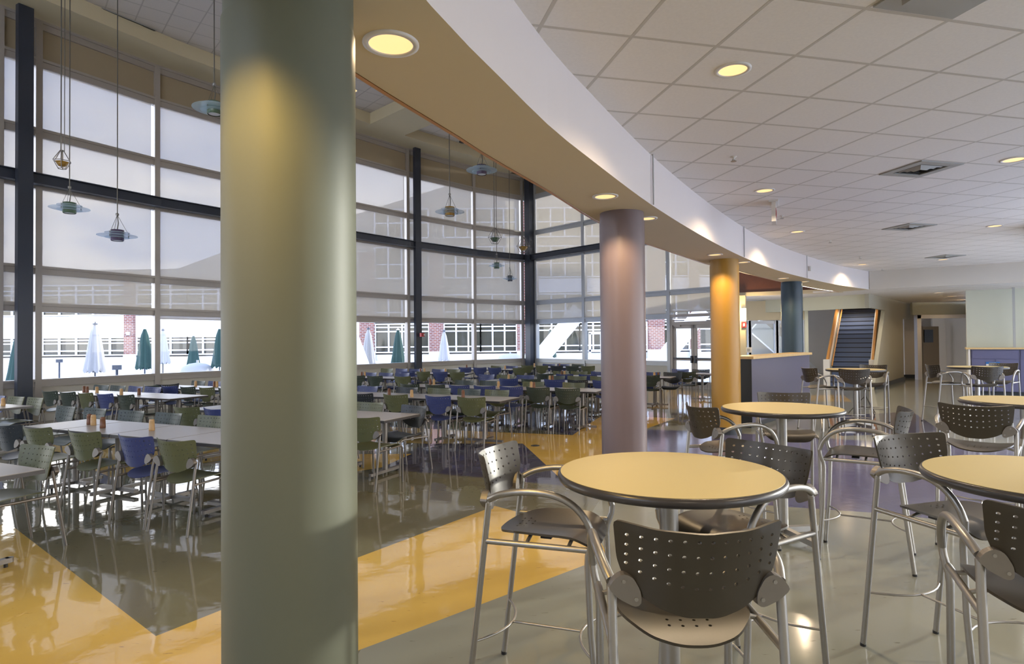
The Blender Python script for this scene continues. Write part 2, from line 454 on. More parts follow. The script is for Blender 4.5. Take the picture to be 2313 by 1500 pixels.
# ------------------------------------------------------------------ floor
def fl(pts): return [tuple(at(x, y, 0).xy) for x, y in pts]
REG = [
 ('fl_grey', [(-1.1, -5), (17, -5), (17, 9), (20, 30), (14, 30), (7.0, 20), (5.2, 13.5)] + [tuple(at(x, y, 0).xy) for x, y in [(1700, 950), (1466, 965), (1240, 1300), (1000, 1398), (815, 1467)]] + [(-.9, 1.5)]),
 ('fl_yellow', fl([(20, 1182), (352, 1437), (520, 1370), (812, 1258), (1118, 1143), (1230, 1172), (1350, 1210), (1372, 1255), (1325, 1275), (1000, 1398), (815, 1467)]) + [(-2.4, 1.4), (-6, 1.2), (-6.5, 3.2)]),
 ('fl_yellow', fl([(60, 1003), (170, 984), (560, 1012), (500, 1040), (250, 1078), (140, 1033)])),
 ('fl_yellow', fl([(640, 958), (844, 962), (1022, 972), (1293, 983), (1345, 948), (1362, 938), (1464, 942), (1525, 945), (1464, 967), (1365, 1020), (1340, 1075), (1292, 1106), (1263, 1079), (1181, 1002), (958, 1002), (640, 990)])),
 ('fl_navy', fl([(858, 1058), (958, 1002), (1181, 1002), (1264, 1079), (1300, 1100), (1091, 1079), (960, 1068)])),
 ('fl_yellow', fl([(640, 1030), (760, 1026), (930, 1025), (862, 1056), (740, 1075)])),
 ('fl_navy', fl([(940, 950), (1190, 965), (1293, 983), (1308, 972), (1345, 945), (1352, 915), (1200, 905), (1000, 925)])),
 ('fl_yellow', fl([(1464, 922), (1560, 924), (1600, 915), (1600, 890), (1530, 880), (1464, 885)])),
 ('fl_violet', fl([(1464, 970), (1600, 975), (2030, 1000), (2400, 1015), (2400, 1205), (1998, 1160), (1776, 1145), (1560, 1125), (1400, 1110)])),
 ('fl_yellow', fl([(1830, 893), (1905, 892), (1925, 908), (1830, 906)])),
 ('fl_navy', fl([(1860, 940), (2060, 930), (2130, 975), (1900, 985)])),
]
BOUND = [(-18.5, -5.2), (9.3, -5.2), (9.3, 10.5), (17.7, 16.5), (22, 16.5), (22, 34), (11.5, 34), (11.5, 30.2), (7.6, 23.4), (6.9, 20.3), (1.08, 26.9), (.8, 27.2)] + [(x - .05, y + .05) for x, y in WALL1[::-1]]
def floor_mesh():
    vs = []; es = []
    for poly in [BOUND] + [r[1] for r in REG]:
        o = len(vs); vs += [Vector(p) for p in poly]
        es += [(o + i, o + (i + 1) % len(poly)) for i in range(len(poly))]
    V, E, F, _, _, _ = delaunay_2d_cdt(vs, es, [], 0, 1e-4)
    mb = MB(); mats = ['fl_olive', 'fl_yellow', 'fl_navy', 'fl_grey', 'fl_violet']
    mb.v = [(v.x, v.y, 0) for v in V]
    for f in F:
        c = (V[f[0]] + V[f[1]] + V[f[2]]) / 3
        if not inside(c, BOUND): continue
        k = 0
        for nm, poly in REG:
            if inside(c, poly): k = mats.index(nm)
        a, b, d = V[f[0]], V[f[1]], V[f[2]]
        if (b - a).x * (d - a).y - (b - a).y * (d - a).x < 0: f = (f[0], f[2], f[1])
        mb.f.append(tuple(f)); mb.sm.append(False); mb.mi.append(k)
    return mb, [MT[m] for m in mats]
mb, ms = floor_mesh()
struct(mb.build('floor', ms))
# brass clean-out cover in the yellow band
p = at(1209, 1007, 0)
mb = MB(); mb.cyl((0, 0), 0.07, 0.0, 0.006, 24)
o = mb.build('floor_cover', MT['vent_dark']); o.location = p
tag(o, 'small round dark cleanout cover set in the yellow floor band left of the mauve column', 'floor cover')

# ------------------------------------------------------------------ ceilings and soffit
def strip(mb, A, B, za, zb):
    """ribbon of quads between two polylines of the same length"""
    n = len(A)
    vs = [(a[0], a[1], za) for a in A] + [(b[0], b[1], zb) for b in B]
    mb.add(vs, [(i, i + 1, n + i + 1, n + i) for i in range(n - 1)])
def resample(P, n):
    P = [Vector(p) for p in P]; L = [0]
    for i in range(1, len(P)): L.append(L[-1] + (P[i] - P[i - 1]).length)
    out = []
    for k in range(n):
        t = L[-1] * k / (n - 1); i = 0
        while i < len(P) - 2 and L[i + 1] < t: i += 1
        u = (t - L[i]) / max(1e-9, L[i + 1] - L[i])
        out.append(tuple(P[i].lerp(P[i + 1], min(1, max(0, u)))))
    return out
NS = 70
IN = resample(INNER_S, NS); OU = resample(OUTER_S, NS)
mb = MB()
strip(mb, IN, OU, SOF, SOF)
struct(mb.build('ceiling_soffit', MT['soffit']))
mb = MB(); strip(mb, OU, OU, SOF, CEIL + .05); o = mb.build('trim_1', MT['fascia']); struct(o)
# fine joints between the fascia boards
for k, (x, y) in enumerate([(1476, 400), (1680, 545), (1824, 590)]):
    pass
mb = MB()
low = [(p[0], p[1]) for p in OU] + BULK[:2] + [(17.8, 14.0), (17.8, 12), (9.4, 10.4), (9.4, -5.2), (-1.75, -5.2)]
mb.prism(low, CEIL, CEIL + .06)
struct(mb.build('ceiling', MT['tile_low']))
# wall standing over the soffit, facing the tall hall
mb = MB(); strip(mb, IN, IN, SOF + .045, 9.6)
struct(mb.build('wall_upper', MT['soffit']))
mb = MB()
n = len(IN)
off = []
for i, p in enumerate(IN):
    a = Vector(IN[max(0, i - 1)]); b = Vector(IN[min(n - 1, i + 1)]); d = (b - a).normalized()
    off.append((p[0] - d.y * .03, p[1] + d.x * .03))
strip(mb, off, IN, SOF - .004, SOF - .004); strip(mb, off, off, SOF - .004, SOF + .05); strip(mb, off, IN, SOF + .05, SOF + .05)
struct(mb.build('trim_2', MT['wood_orange']))
# bulkhead at the far right, lowered ceiling behind it
mb = MB()
for a, b in zip(BULK[:-1], BULK[1:]):
    mb.bar((a[0], a[1], (SOF + CEIL) / 2 + .02), (b[0], b[1], (SOF + CEIL) / 2 + .02), .1, CEIL - SOF + .04)
struct(mb.build('wall_bulkhead', MT['wall']))
mb = MB()
mb.prism([BULK[0], BULK[1], (18.0, 12.7), (22, 13), (22, 34), (11.5, 34), (11.5, 31), (7.5, 23.7), (6.9, 20.5), (10.0, 18.6)], SOF, SOF + .05)
struct(mb.build('ceiling_corridor', MT['tile_low']))
# tall hall ceiling with cream ledges
HI_OUT = [(-18.6, -5.2), (-18.0, 1)] + WALL1[1:] + [CORNER] + [(7.2, 20.2), (10.3, 18.9)]
mb = MB()
mb.prism(HI_OUT + [p for p in IN[::-1]], 9.36, 9.42)
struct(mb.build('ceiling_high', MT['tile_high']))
def inward(P, d):
    out = []
    for i, p in enumerate(P):
        a = Vector(P[max(0, i - 1)]); b = Vector(P[min(len(P) - 1, i + 1)]); t = (b - a).normalized()
        out.append((p[0] + t.y * d, p[1] - t.x * d))
    return out
mb = MB()
w1 = WALL1 + [CORNER]; i1 = inward(w1, 1.05)
strip(mb, w1, i1, 9.0, 9.0); strip(mb, i1, i1, 9.0, 9.38)
w2 = [CORNER] + WALL2; i2 = inward(w2, 1.05)
strip(mb, w2, i2, 9.0, 9.0); strip(mb, i2, i2, 9.0, 9.38)
# cross drop of the ceiling
mb.bar((-4.7, 21.4, 9.18), (4.5, 12.35, 9.18), 1.5, .37)
struct(mb.build('ceiling_ledge', MT['cream']))
# outer roof skin keeps the daylight out
mb = MB(); mb.prism([(-19.5, -5.5), (-19.5, 1)] + [(x - .3, y + .3) for x, y in WALL1[1:]] + [(1, 27.9), (8, 20.6), (22.5, 20.6), (22.5, 16), (17.8, 16), (9.6, 10), (9.6, -5.5)], 9.45, 9.6)
struct(mb.build('ceiling_roof', MT['roof']))

# ------------------------------------------------------------------ glass walls
RAILS = [(0.84, .17), (2.52, .19), (3.36, .19), (5.24, .14), (6.44, .2), (8.02, .2), (8.88, .20)]
WN = [0]
def bay(a, b, shade_to=2.6, mat_f='frame', door=False, gap=.13, top=8.95, mull=True):
    WN[0] += 1
    a = Vector((*a, 0)); b = Vector((*b, 0)); d = (b - a); L = d.length; u = d.normalized()
    rz = math.atan2(u.y, u.x)
    e = struct(empty('window_%d' % WN[0], a, rz))
    F = MT[mat_f]
    fr = MB()
    if mull: fr.box((0, 0, top / 2), (.13, .2, top))
    for h, t in RAILS:
        if h > top: continue
        if door and h < 3: continue
        fr.box((L / 2, 0, h), (L, .13, t))
        fr.box((L / 2, -.07, h + t * .34), (L, .05, t * .3))
    fr.build('window_frame', F, e)
    g = MB(); g.box((L / 2, .03, (top + (.9 if not door else 2.6)) / 2), (L - .1, .012, top - (.9 if not door else 2.6))); g.build('pane', MT['glass'], e)
    if top > 8:
        hp = MB(); hp.box((L / 2, .0, 8.45), (L - .12, .03, .72)); hp.build('header_panel', MT['tan_panel'], e)
    s = MB(); sh_top = min(8.0, top)
    w = L - gap - .07
    s.box((.07 + w / 2, -.02, (sh_top + shade_to) / 2), (w, .004, sh_top - shade_to))
    s.box((.07 + w / 2, -.02, shade_to), (w, .02, .03))
    s.build('roller_shade', MT['shade'], e)
    if not door:
        lp = MB(); lp.box((L / 2, .0, .43), (L - .1, .04, .70)); lp.build('lower_panel', MT['beige_panel'], e)
        bb = MB(); bb.box((L / 2, -.12, .08), (L, .2, .16)); bb.build('heater_ledge', MT['beige_panel'], e)
    return e
SH = [2.6, 2.6, 2.6, 2.6, 2.6, 2.62, 2.62, 2.35, 2.4, 2.4, 2.52, 2.6]
for i in range(len(WALL1) - 1):
    bay(WALL1[i], WALL1[i + 1], SH[i] if i > 1 else 5.3)
bay(WALL1[-1], CORNER, 8.0, gap=.1)
bay(CORNER, WALL2[0], 8.0, 'frame_light', gap=.1)
bay(WALL2[0], WALL2[1], 2.62, 'frame_light')
bay(WALL2[1], WALL2[2], 2.62, 'frame_light')
bay(WALL2[2], WALL2[3], 2.62, 'frame_light')
bay(WALL2[3], WALL2[4], 2.66, 'frame_light', door=True)

# double door in the second glass wall
a = Vector((*WALL2[3], 0)); b = Vector((*WALL2[4], 0)); d = b - a; L = d.length
e = struct(empty('door_1', a, math.atan2(d.y, d.x)))
fr = MB()
fr.box((.1, 0, 1.2), (.1, .16, 2.4)); fr.box((L - .06, 0, 1.2), (.1, .16, 2.4)); fr.box((L / 2, 0, 2.52), (L, .16, .1))
fr.box((L / 2, 0, 2.25), (L, .16, .12))
fr.build('door_frame', MT['frame'], e)
for k in (0, 1):
    x0 = .15 + k * (L - .26) / 2; w = (L - .26) / 2 - .02
    lf = MB()
    for xx in (x0 + .05, x0 + w - .05): lf.box((xx, 0, 1.1), (.1, .05, 2.18))
    for zz, t in ((.12, .24), (1.0, .1), (2.13, .12)): lf.box((x0 + w / 2, 0, zz), (w, .05, t))
    leaf = lf.build('door_leaf', MT['frame'], e)
    g = MB(); g.box((x0 + w / 2, 0, 1.1), (w - .18, .01, 1.95)); g.build('pane', MT['glass'], leaf)
    hb = MB(); hb.box((x0 + w / 2, -.07, 1.03), (w - .1, .05, .05)); hb.box((x0 + (.06 if k else w - .06), -.06, 1.0), (.06, .08, .25)); hb.build('push_bar', MT['steel'], leaf)
    cl = MB(); cl.box((x0 + (.2 if k == 0 else w - .2), -.07, 2.17), (.26, .06, .06)); cl.build('door_closer', MT['frame'], leaf)

# walls closing the rest of the room
def wallseg(name, pts, z0, z1, m, th=.12, hole=None):
    mb = MB()
    for a, b in zip(pts[:-1], pts[1:]):
        mb.bar((a[0], a[1], (z0 + z1) / 2), (b[0], b[1], (z0 + z1) / 2), th, z1 - z0)
    return struct(mb.build(name, MT[m]))

wallseg('wall_left', [(-18.2, -5.0), (-17.4, 0.9)], 0, 9.4, 'wall', .2)

# tall glazing on the right-hand side, out of view: the light on the bar tables comes through it
def side_windows(a, b, n, z0, z1):
    a = Vector((*a, 0)); b = Vector((*b, 0))
    for k in range(n):
        p = a.lerp(b, k / n); q = a.lerp(b, (k + 1) / n); L = (q - p).length
        WN[0] += 1
        e = struct(empty('window_%d' % WN[0], p, math.atan2((q - p).y, (q - p).x)))
        fr = MB(); fr.box((0, 0, (z0 + z1) / 2), (.1, .14, z1 - z0))
        for h in (z0, z0 + (z1 - z0) * .68, z1): fr.box((L / 2, 0, h), (L, .12, .09))
        fr.build('window_frame', MT['frame'], e)
        g = MB(); g.box((L / 2, 0, (z0 + z1) / 2), (L - .05, .01, z1 - z0)); g.build('pane', MT['glass'], e)
side_windows((9.2, -4.9), (9.2, 10.6), 10, .1, 3.5)
side_windows((-18.0, -5.0), (-2.6, -5.0), 7, 3.4, 9.2)  # unseen high glazing behind the viewer, added to brighten the tall hall
wallseg('wall_back_left', [(-18.1, -5.0), (-2.6, -5.0)], 0, 3.4, 'wall', .2)
mb = MB()
mb.box((9.2, 2.8, .05), (.2, 15.6, .1)); mb.box((9.2, 2.8, 3.6), (.2, 15.6, .2)); mb.box((9.2, 2.8, 6.6), (.2, 15.8, 5.9))
struct(mb.build('wall_right', MT['wall']))
wallseg('wall_back', [(-2.6, -5.0), (9.2, -5.0)], 0, 3.6, 'wall', .2)
wallseg('wall_back_upper', [(-1.7, -5.05), (9.2, -5.05)], 3.5, 9.4, 'wall', .2)
side_windows((9.2, 10.6), (17.6, 16.6), 6, .1, 3.2)  # unseen diagonal glazing added for daylight, slanted to clear the sun's path
wallseg('wall_far_right', [(9.2, 10.6), (17.6, 16.6)], 3.2, 9.4, 'wall', .15)

# ------------------------------------------------------------------ columns
def column(x, y, matk, label, cap=.10):
    e = empty('round_column', (x, y, 0)); tag(e, label, 'column')
    R = .25
    mb = MB(); mb.cyl((0, 0), R, .13, SOF - cap, 64); mb.build('shaft', MT[matk], e)
    mb = MB(); mb.cyl((0, 0), R * .975, SOF - cap, SOF, 64); mb.build('collar', MT[matk], e)
    mb = MB(); mb.cyl((0, 0), R + .008, 0, .13, 64); mb.build('column_base', MT['base_dark'], e)
column(-.868, 2.40, 'col_green', 'huge sage green column nearest the viewer, lit yellow near its top', .2)
column(1.245, 6.85, 'col_purple', 'mauve round column behind the front yellow bar table')
column(3.82, 10.95, 'col_yellow', 'ochre yellow round column beside the low navy partition')
column(7.02, 15.3, 'col_blue', 'dark teal round column farthest back, rising behind the navy partition')

# ------------------------------------------------------------------ downlights
LID = [0]
def downlight(x, y, z, label, r=.10, power=0, col=(1, .72, .42), size=150, blend=.5, grp=None):
    e = empty('ceiling_light', (x, y, z)); tag(e, label, 'ceiling light', grp)
    m = MB()
    m.lathe([(r + .028, 0), (r + .028, -.008), (r, -.010), (r, 0)], n=32); m.build('trim_ring', MT['off_white'], e)
    m = MB(); m.lathe([(r, -.004), (r * .86, .0), (r * .5, .0), (0.001, .0)], n=32)
    m2 = MB()
    m2.lathe([(r, -.003), (r * .5, -.0025), (0.0005, -.002)], n=32)
    m2.build('reflector', MT['lamp_warm'], e)
    if power:
        ld = bpy.data.lights.new('downlight_lamp', 'SPOT'); ld.energy = power; ld.color = col
        ld.spot_size = math.radians(size); ld.spot_blend = blend; ld.shadow_soft_size = .03
        lo = bpy.data.objects.new('lamp', ld); COL.objects.link(lo); lo.parent = e; lo.location = (0, 0, -.03)
    return e
P = lambda x, y, h: at(x, y, h).xy
x, y = P(883, 98, SOF); downlight(x, y, SOF, 'large recessed downlight in the cream soffit right of the sage column', .105, 8)
downlight(-1.12, 1.55, SOF, 'recessed downlight above the viewer that lights the sage column', .1, 44, (1, .64, .18), size=122, blend=.45)
x, y = P(1367, 443, SOF); downlight(x, y, SOF, 'recessed downlight just in front of the mauve column', .1, 34, size=140, blend=.4)
x, y = P(1462, 493, SOF); downlight(x, y, SOF, 'recessed downlight just behind the mauve column', .09, 0)
x, y = P(1615, 575, SOF); downlight(x, y, SOF, 'recessed downlight just in front of the ochre column', .1, 40, size=140, blend=.4)
x, y = P(1679, 592, SOF); downlight(x, y, SOF, 'recessed downlight just behind the ochre column', .09, 0)
x, y = P(1768, 628.5, SOF); downlight(x, y, SOF, 'recessed downlight just in front of the teal column', .1, 36, size=140, blend=.4)
x, y = P(1816, 636, SOF); downlight(x, y, SOF, 'recessed downlight right of the teal column', .09, 5)
for px, py, lb, pw in [(1655, 157, 'nearest round downlight in the white tile ceiling', 28), (1727, 430, 'round downlight left of the exit sign in the tile ceiling', 28),
                   (1801, 523, 'round downlight just beyond the exit sign in the tile ceiling', 28), (2290, 360, 'round downlight at the right edge of the tile ceiling', 28),
                   (2247, 510, 'round downlight at far right beyond the square air vents', 28), (2130, 586, 'small far downlight beside the farthest square vent', 24),
                   (1948, 597, 'small far downlight near the corner of the white fascia and bulkhead', 24)]:
    x, y = P(px, py, CEIL); downlight(x, y, CEIL, lb, .10, pw * 1.6, (1, .78, .52), 150, .6)
for px, py, lb in [(922, 260, 'tiny downlight in the high grey ceiling beside the long slot vent'), (798, 204, 'tiny downlight in the high grey ceiling at the edge of the sage column')]:
    x, y = P(px, py, 9.36); downlight(x, y, 9.36, lb, .11, 0)
# lights out of the frame, above and behind the viewer, on the same ceiling grid
for x, y in [(3.3, 1.2), (6.4, 3.0), (.9, -1.6), (5.2, -1.5)]:
    downlight(x, y, CEIL, 'round downlight overhead out of the picture', .10, 28, (1, .80, .56), 150, .6, 'overhead downlights out of the picture')
for px, py, lb in [(2120, 661, 'faint downlight in the dim corridor ceiling, left of three'), (2150, 669, 'faint downlight in the dim corridor ceiling, middle of three'), (2172, 677, 'faint downlight in the dim corridor ceiling, right of three')]:
    x, y = P(px, py, SOF); downlight(x, y, SOF, lb, .1, 12)

# ------------------------------------------------------------------ vents, sprinklers, exit sign
ca, sa = math.cos(YAW), math.sin(YAW)
def tilept(a, b): return (TILE * (.3221 + a * ca - b * sa), TILE * (6.167 + a * sa + b * ca))
def vent(px, py, label, s=TILE, blank=False):
    c = P(px, py, CEIL)
    # snap to the tile it fills
    x, y = c.x / TILE - .3221, c.y / TILE - 6.167
    a = math.floor(x * ca + y * sa); b = math.floor(-x * sa + y * ca)
    cx, cy = tilept(a + .5, b + .5)
    e = empty('ceiling_vent', (cx, cy, CEIL), YAW); tag(e, label, 'ceiling vent')
    m = MB(); h = s / 2 - .015
    for k in range(4):
        an = k * math.pi / 2
        m.box(((h - .05) * math.cos(an), (h - .05) * math.sin(an), -.006), (.10, 2 * h - (.2 if k % 2 else 0), .012), an)
    m.build('vent_plate', MT['vent_grey'], e)
    for j, hw in enumerate((.19, .14, .09, .045)):
        m = MB()
        z = -.008 - j * .006
        m.add([(-hw, -hw, z), (hw, -hw, z), (hw, hw, z), (-hw, hw, z), (-hw - .028, -hw - .028, z + .02), (hw + .028, -hw - .028, z + .02), (hw + .028, hw + .028, z + .02), (-hw - .028, hw + .028, z + .02)],
              [(0, 1, 5, 4), (1, 2, 6, 5), (2, 3, 7, 6), (3, 0, 4, 7)])
        m.build('louver', MT['vent_grey'], e)
    m = MB(); m.box((0, 0, -.003), (.44, .44, .003)); m.build('vent_throat', MT['vent_dark'], e)
vent(2078, 385, 'square louvered air vent in the tile ceiling, nearest of the small square ones')
vent(2052, 518, 'square louvered air vent in the tile ceiling, middle of the row')
vent(2140, 576, 'square louvered air vent in the tile ceiling, farthest of the row')
# large return grille at the top edge of the picture
cx, cy = tilept(3.5, -2.5); cx2, cy2 = tilept(4, -1.5)
e = empty('return_grille', (*tilept(3.5, -1.5), CEIL), YAW); tag(e, 'large grey air return grille cut by the top edge of the picture', 'ceiling vent')
m = MB(); m.box((0, .02, -.006), (TILE - .03, .50, .012)); m.build('grille_plate', MT['vent_grey'], e)
m = MB(); m.box((0, -.02, -.03), (.42, .34, .05)); m.build('grille_box', MT['vent_grey'], e)
for px, py, lb in [(1657, 354, 'nearest ceiling sprinkler head, left of the square vents'), (1766, 487, 'ceiling sprinkler head right beside the exit sign'),
                   (1875, 543, 'ceiling sprinkler head beyond the exit sign'), (1943, 580, 'far ceiling sprinkler head above the far downlight'), (1993, 607, 'farthest ceiling sprinkler head by the bulkhead')]:
    c = P(px, py, CEIL); e = empty('sprinkler', (c.x, c.y, CEIL)); tag(e, lb, 'sprinkler')
    m = MB(); m.lathe([(.035, 0), (.03, -.008), (.012, -.01), (.012, -.035)], n=14); m.build('escutcheon', MT['off_white'], e)
    m = MB(); m.cyl((0, 0), .03, -.052, -.048, 12); m.tube([(-.012, 0, -.03), (-.014, 0, -.05)], .003, 6); m.tube([(.012, 0, -.03), (.014, 0, -.05)], .003, 6); m.build('deflector', MT['silver'], e)
def text_mesh(s, size, name, m, parent, loc, rot, depth=.002):
    cu = bpy.data.curves.new(name, 'FONT'); cu.body = s; cu.size = size; cu.extrude = depth
    cu.align_x = 'CENTER'; cu.align_y = 'CENTER'
    to = bpy.data.objects.new(name, cu); COL.objects.link(to)
    bpy.context.view_layer.update()
    me = bpy.data.meshes.new_from_object(to); bpy.data.objects.remove(to)
    me.materials.clear(); me.materials.append(m)
    o = bpy.data.objects.new(name, me); COL.objects.link(o); o.parent = parent; o.location = loc; o.rotation_euler = rot
    return o
c = P(1748, 457, CEIL)
e = empty('exit_sign', (c.x, c.y, CEIL), math.radians(65)); tag(e, 'white exit sign with red letters hanging from the tile ceiling, seen almost edge-on', 'exit sign')
m = MB(); m.box((0, 0, -.012), (.36, .12, .024)); m.build('canopy', MT['off_white'], e)
m = MB(); m.box((0, 0, -.165), (.34, .055, .27)); m.build('sign_box', MT['off_white'], e)
text_mesh('EXIT', .17, 'lettering', MT['red'], e, (0, -.029, -.175), (math.pi / 2, 0, 0))
# small detector on the white fascia
e = empty('wall_sensor', (*P(1831, 604, 3.42), 3.42)); 
q = at(1831, 609, 3.34)
e.location = (7.06, 14.43, 3.33); e.rotation_euler = (0, 0, math.radians(45)); tag(e, 'small white sensor box on the curved white fascia', 'sensor')
m = MB(); m.box((0, 0, 0), (.06, .05, .11)); m.build('housing', MT['off_white'], e)
# fascia joint lines as narrow reveals
for k, zz in enumerate([(1.497, 6.41), (4.03, 10.56), (6.92, 14.29)]):
    m = MB(); m.box((zz[0] + .004, zz[1] - .004, (SOF + CEIL) / 2), (.012, .012, CEIL - SOF), math.radians(45))
    struct(m.build('trim_%d' % (3 + k), MT['vent_grey']))
# slot vents in the high ceiling
for (x0, y0), (x1, y1), lb in [((228, 18), (352, 69), 'long dark slot vent in the high ceiling, at the top left corner'), ((460, 116), (520, 140), 'long dark slot vent in the high ceiling just left of the sage column'),
                       ((865, 265), (922, 290), 'long dark slot vent in the high ceiling right of the sage column'), ((1032, 335), (1085, 349), 'long dark slot vent beyond the cross beam of the high ceiling')]:
    a = at(x0, y0, 9.36); b = at(x1, y1, 9.36)
    e = empty('slot_vent', a.lerp(b, .5), math.atan2((b - a).y, (b - a).x)); tag(e, lb, 'ceiling vent')
    L = (b - a).length
    m = MB(); m.box((0, 0, -.01), (L, .10, .02)); m.build('slot_frame', MT['vent_grey'], e)
    m = MB(); m.box((0, .022, -.022), (L - .06, .026, .006)); m.box((0, -.022, -.022), (L - .06, .026, .006)); m.build('slot', MT['vent_dark'], e)
c = P(1046, 320, 9.36); e = empty('ceiling_speaker', (c.x, c.y, 9.36)); tag(e, 'round dark grille in the high ceiling above the amber pendant', 'ceiling speaker')
m = MB(); m.cyl((0, 0), .16, -.02, 0, 20); m.build('grille', MT['vent_dark'], e)

# ------------------------------------------------------------------ dark steel posts and beams
def post(px, k, w, label):
    # on the glass wall line, a little to the room side
    kk = (px - W_PX / 2) / F_PX
    best = None
    for a, b in zip(w1[:-1], w1[1:]):
        den = (b[0] - a[0]) - kk * (b[1] - a[1])
        t = (kk * a[1] - a[0]) / den
        if -0.01 <= t <= 1.01: best = (a[0] + (b[0] - a[0]) * t, a[1] + (b[1] - a[1]) * t, math.atan2(b[1] - a[1], b[0] - a[0]))
    x, y, rz = best
    e = empty('steel_post', (x * k, y * k, 0), rz); tag(e, label, 'post')
    m = MB(); m.box((0, 0, 4.5), (w, .012, 9.0)); m.box((0, w * .5, 4.5), (w, .012, 9)); m.box((0, w * .25, 4.5), (.012, w * .5, 9)); m.box((-w / 2, w * .25, 4.5), (.012, w * .5, 9)); m.box((w / 2, w * .25, 4.5), (.012, w * .5, 9))
    m.build('post_shaft', MT['steel'], e)
    m = MB(); m.box((0, w * .25, .01), (w * 1.5, w * 1.2, .02)); m.build('base_plate', MT['steel'], e)
    return x * k, y * k, rz
post(57, .972, .27, 'dark steel post at the left edge in front of the glass wall')
post(946.5, .982, .26, 'dark steel post right of the sage column with a red alarm on it')
e = empty('steel_post', (.79, 26.75, 0), math.radians(45)); tag(e, 'dark steel post in the far corner where both glass walls meet', 'post')
m = MB(); m.box((0, 0, 4.5), (.30, .30, 9.0)); m.build('post_shaft', MT['steel'], e)
m = MB(); m.box((0, 0, .01), (.45, .45, .02)); m.build('base_plate', MT['steel'], e)
def ibeam(path, h, label):
    m = MB()
    for a, b in zip(path[:-1], path[1:]):
        m.bar((*a, h), (*b, h), .07, .21)
        m.bar((*a, h + .11), (*b, h + .11), .22, .02); m.bar((*a, h - .11), (*b, h - .11), .22, .02)
    o = m.build('steel_beam', MT['steel']); tag(o, label, 'beam')
ibeam(inward(w1, .24), 5.37 - .02, 'dark steel beam running along the long curved glass wall')
ibeam(inward(w2, .24), 5.37 - .02, 'dark steel beam along the glass wall right of the corner post')
# fire alarm on the second post
c = at(954, 756, 1.72)
k = 22.75 / 23.0
e = empty('fire_alarm', (-3.36, 22.84, 1.95), math.radians(51)); tag(e, 'small red fire alarm on the dark steel post', 'fire alarm')
m = MB(); m.box((0, 0, 0), (.16, .09, .14)); m.build('housing', MT['red'], e)
m = MB(); m.box((.05, -.06, 0), (.05, .04, .06)); m.build('strobe', MT['off_white'], e)

# ------------------------------------------------------------------ far side: fascia, pilaster, partition, stairs, corridor
mb = MB()
FA = (6.9, 20.3); FB = (10.15, 18.72)
mb.bar((FA[0], FA[1], 6.3), (FB[0], FB[1], 6.3), .1, 6.2)
struct(mb.build('wall_wood', MT['mahogany']))
mb = MB(); mb.bar((FA[0] - .02, FA[1] - .07, 3.14), (FB[0] - .02, FB[1] - .07, 3.14), .06, .12)
struct(mb.build('trim_6', MT['soffit']))
mb = MB(); mb.bar((7.55, 19.93, 6.2), (7.56, 19.93, 9.2), .05, .02); 
struct(mb.build('trim_7', MT['stair_dark']))
# pilaster with sconce
e0 = MB(); e0.bar((6.95, 20.2, SOF / 2), (7.62, 19.87, SOF / 2), .35, SOF); struct(e0.build('wall_pilaster', MT['cream']))
c = Vector((.380 * 19.72, 19.72, 2.47))
e = empty('wall_sconce', c, math.radians(-26)); tag(e, 'glowing tall wall sconce on the cream pilaster behind the ochre column', 'wall lamp')
m = MB(); m.box((0, .03, 0), (.12, .04, .5)); m.build('back_plate', MT['silver'], e)
m = MB(); m.cyl((0, -.05), .075, -.2, .2, 16); m.build('lamp_shade', MT['lamp_hot'], e)
ld = bpy.data.lights.new('sconce_lamp', 'POINT'); ld.energy = 30; ld.color = (1, .74, .4); ld.shadow_soft_size = .1
lo = bpy.data.objects.new('lamp', ld); COL.objects.link(lo); lo.parent = e; lo.location = (0, -.25, 0)
e = empty('fire_alarm', Vector((.380 * 19.72, 19.72, 2.14)), math.radians(-26)); tag(e, 'small red fire alarm under the glowing sconce', 'fire alarm')
m = MB(); m.box((0, 0, 0), (.15, .07, .17)); m.build('housing', MT['red'], e)
m = MB(); m.box((0, -.045, 0), (.05, .03, .09)); m.build('strobe', MT['off_white'], e)
e = empty('wall_panel', Vector((.387 * 19.72, 19.72, 1.33)), math.radians(-26)); tag(e, 'small pale framed notice low on the cream pilaster', 'notice')
m = MB(); m.box((0, 0, 0), (.2, .03, .17)); m.build('frame', MT['off_white'], e)
m = MB(); m.box((0, -.018, 0), (.09, .01, .09)); m.build('notice', MT['vent_grey'], e)
# pale header over the stairs and vestibule
mb = MB(); mb.bar((7.9, 23.6, 2.88), (8.9, 22.9, 2.88), .12, .46); mb.bar((8.9, 22.9, 2.88), (11.55, 19.7, 2.88), .12, .46)
struct(mb.build('wall_header', MT['green_wall']))
# vestibule glazing behind the partition
mb_e = MB()
def vest(a, b, n, top=2.6):
    a = Vector((*a, 0)); b = Vector((*b, 0))
    for k in range(n):
        p = a.lerp(b, k / n); q = a.lerp(b, (k + 1) / n); L = (q - p).length
        WN[0] += 1
        e = struct(empty('window_%d' % WN[0], p, math.atan2((q - p).y, (q - p).x)))
        fr = MB(); fr.box((0, 0, top / 2), (.16, .12, top)); fr.box((L, 0, top / 2), (.08, .12, top))
        for h in (.06, 1.0, top - .06): fr.box((L / 2, 0, h), (L, .08, .1))
        fr.build('window_frame', MT['frame_light'], e)
        g = MB(); g.box((L / 2, 0, top / 2), (L - .05, .01, top)); g.build('pane', MT['glass'], e)
vest((7.7, 22.4), (10.7, 22.4), 3, 2.35)
mb = MB(); mb.bar((7.7, 22.4, 2.72), (10.7, 22.4, 2.72), .12, .7); struct(mb.build('wall_vestibule', MT['soffit']))
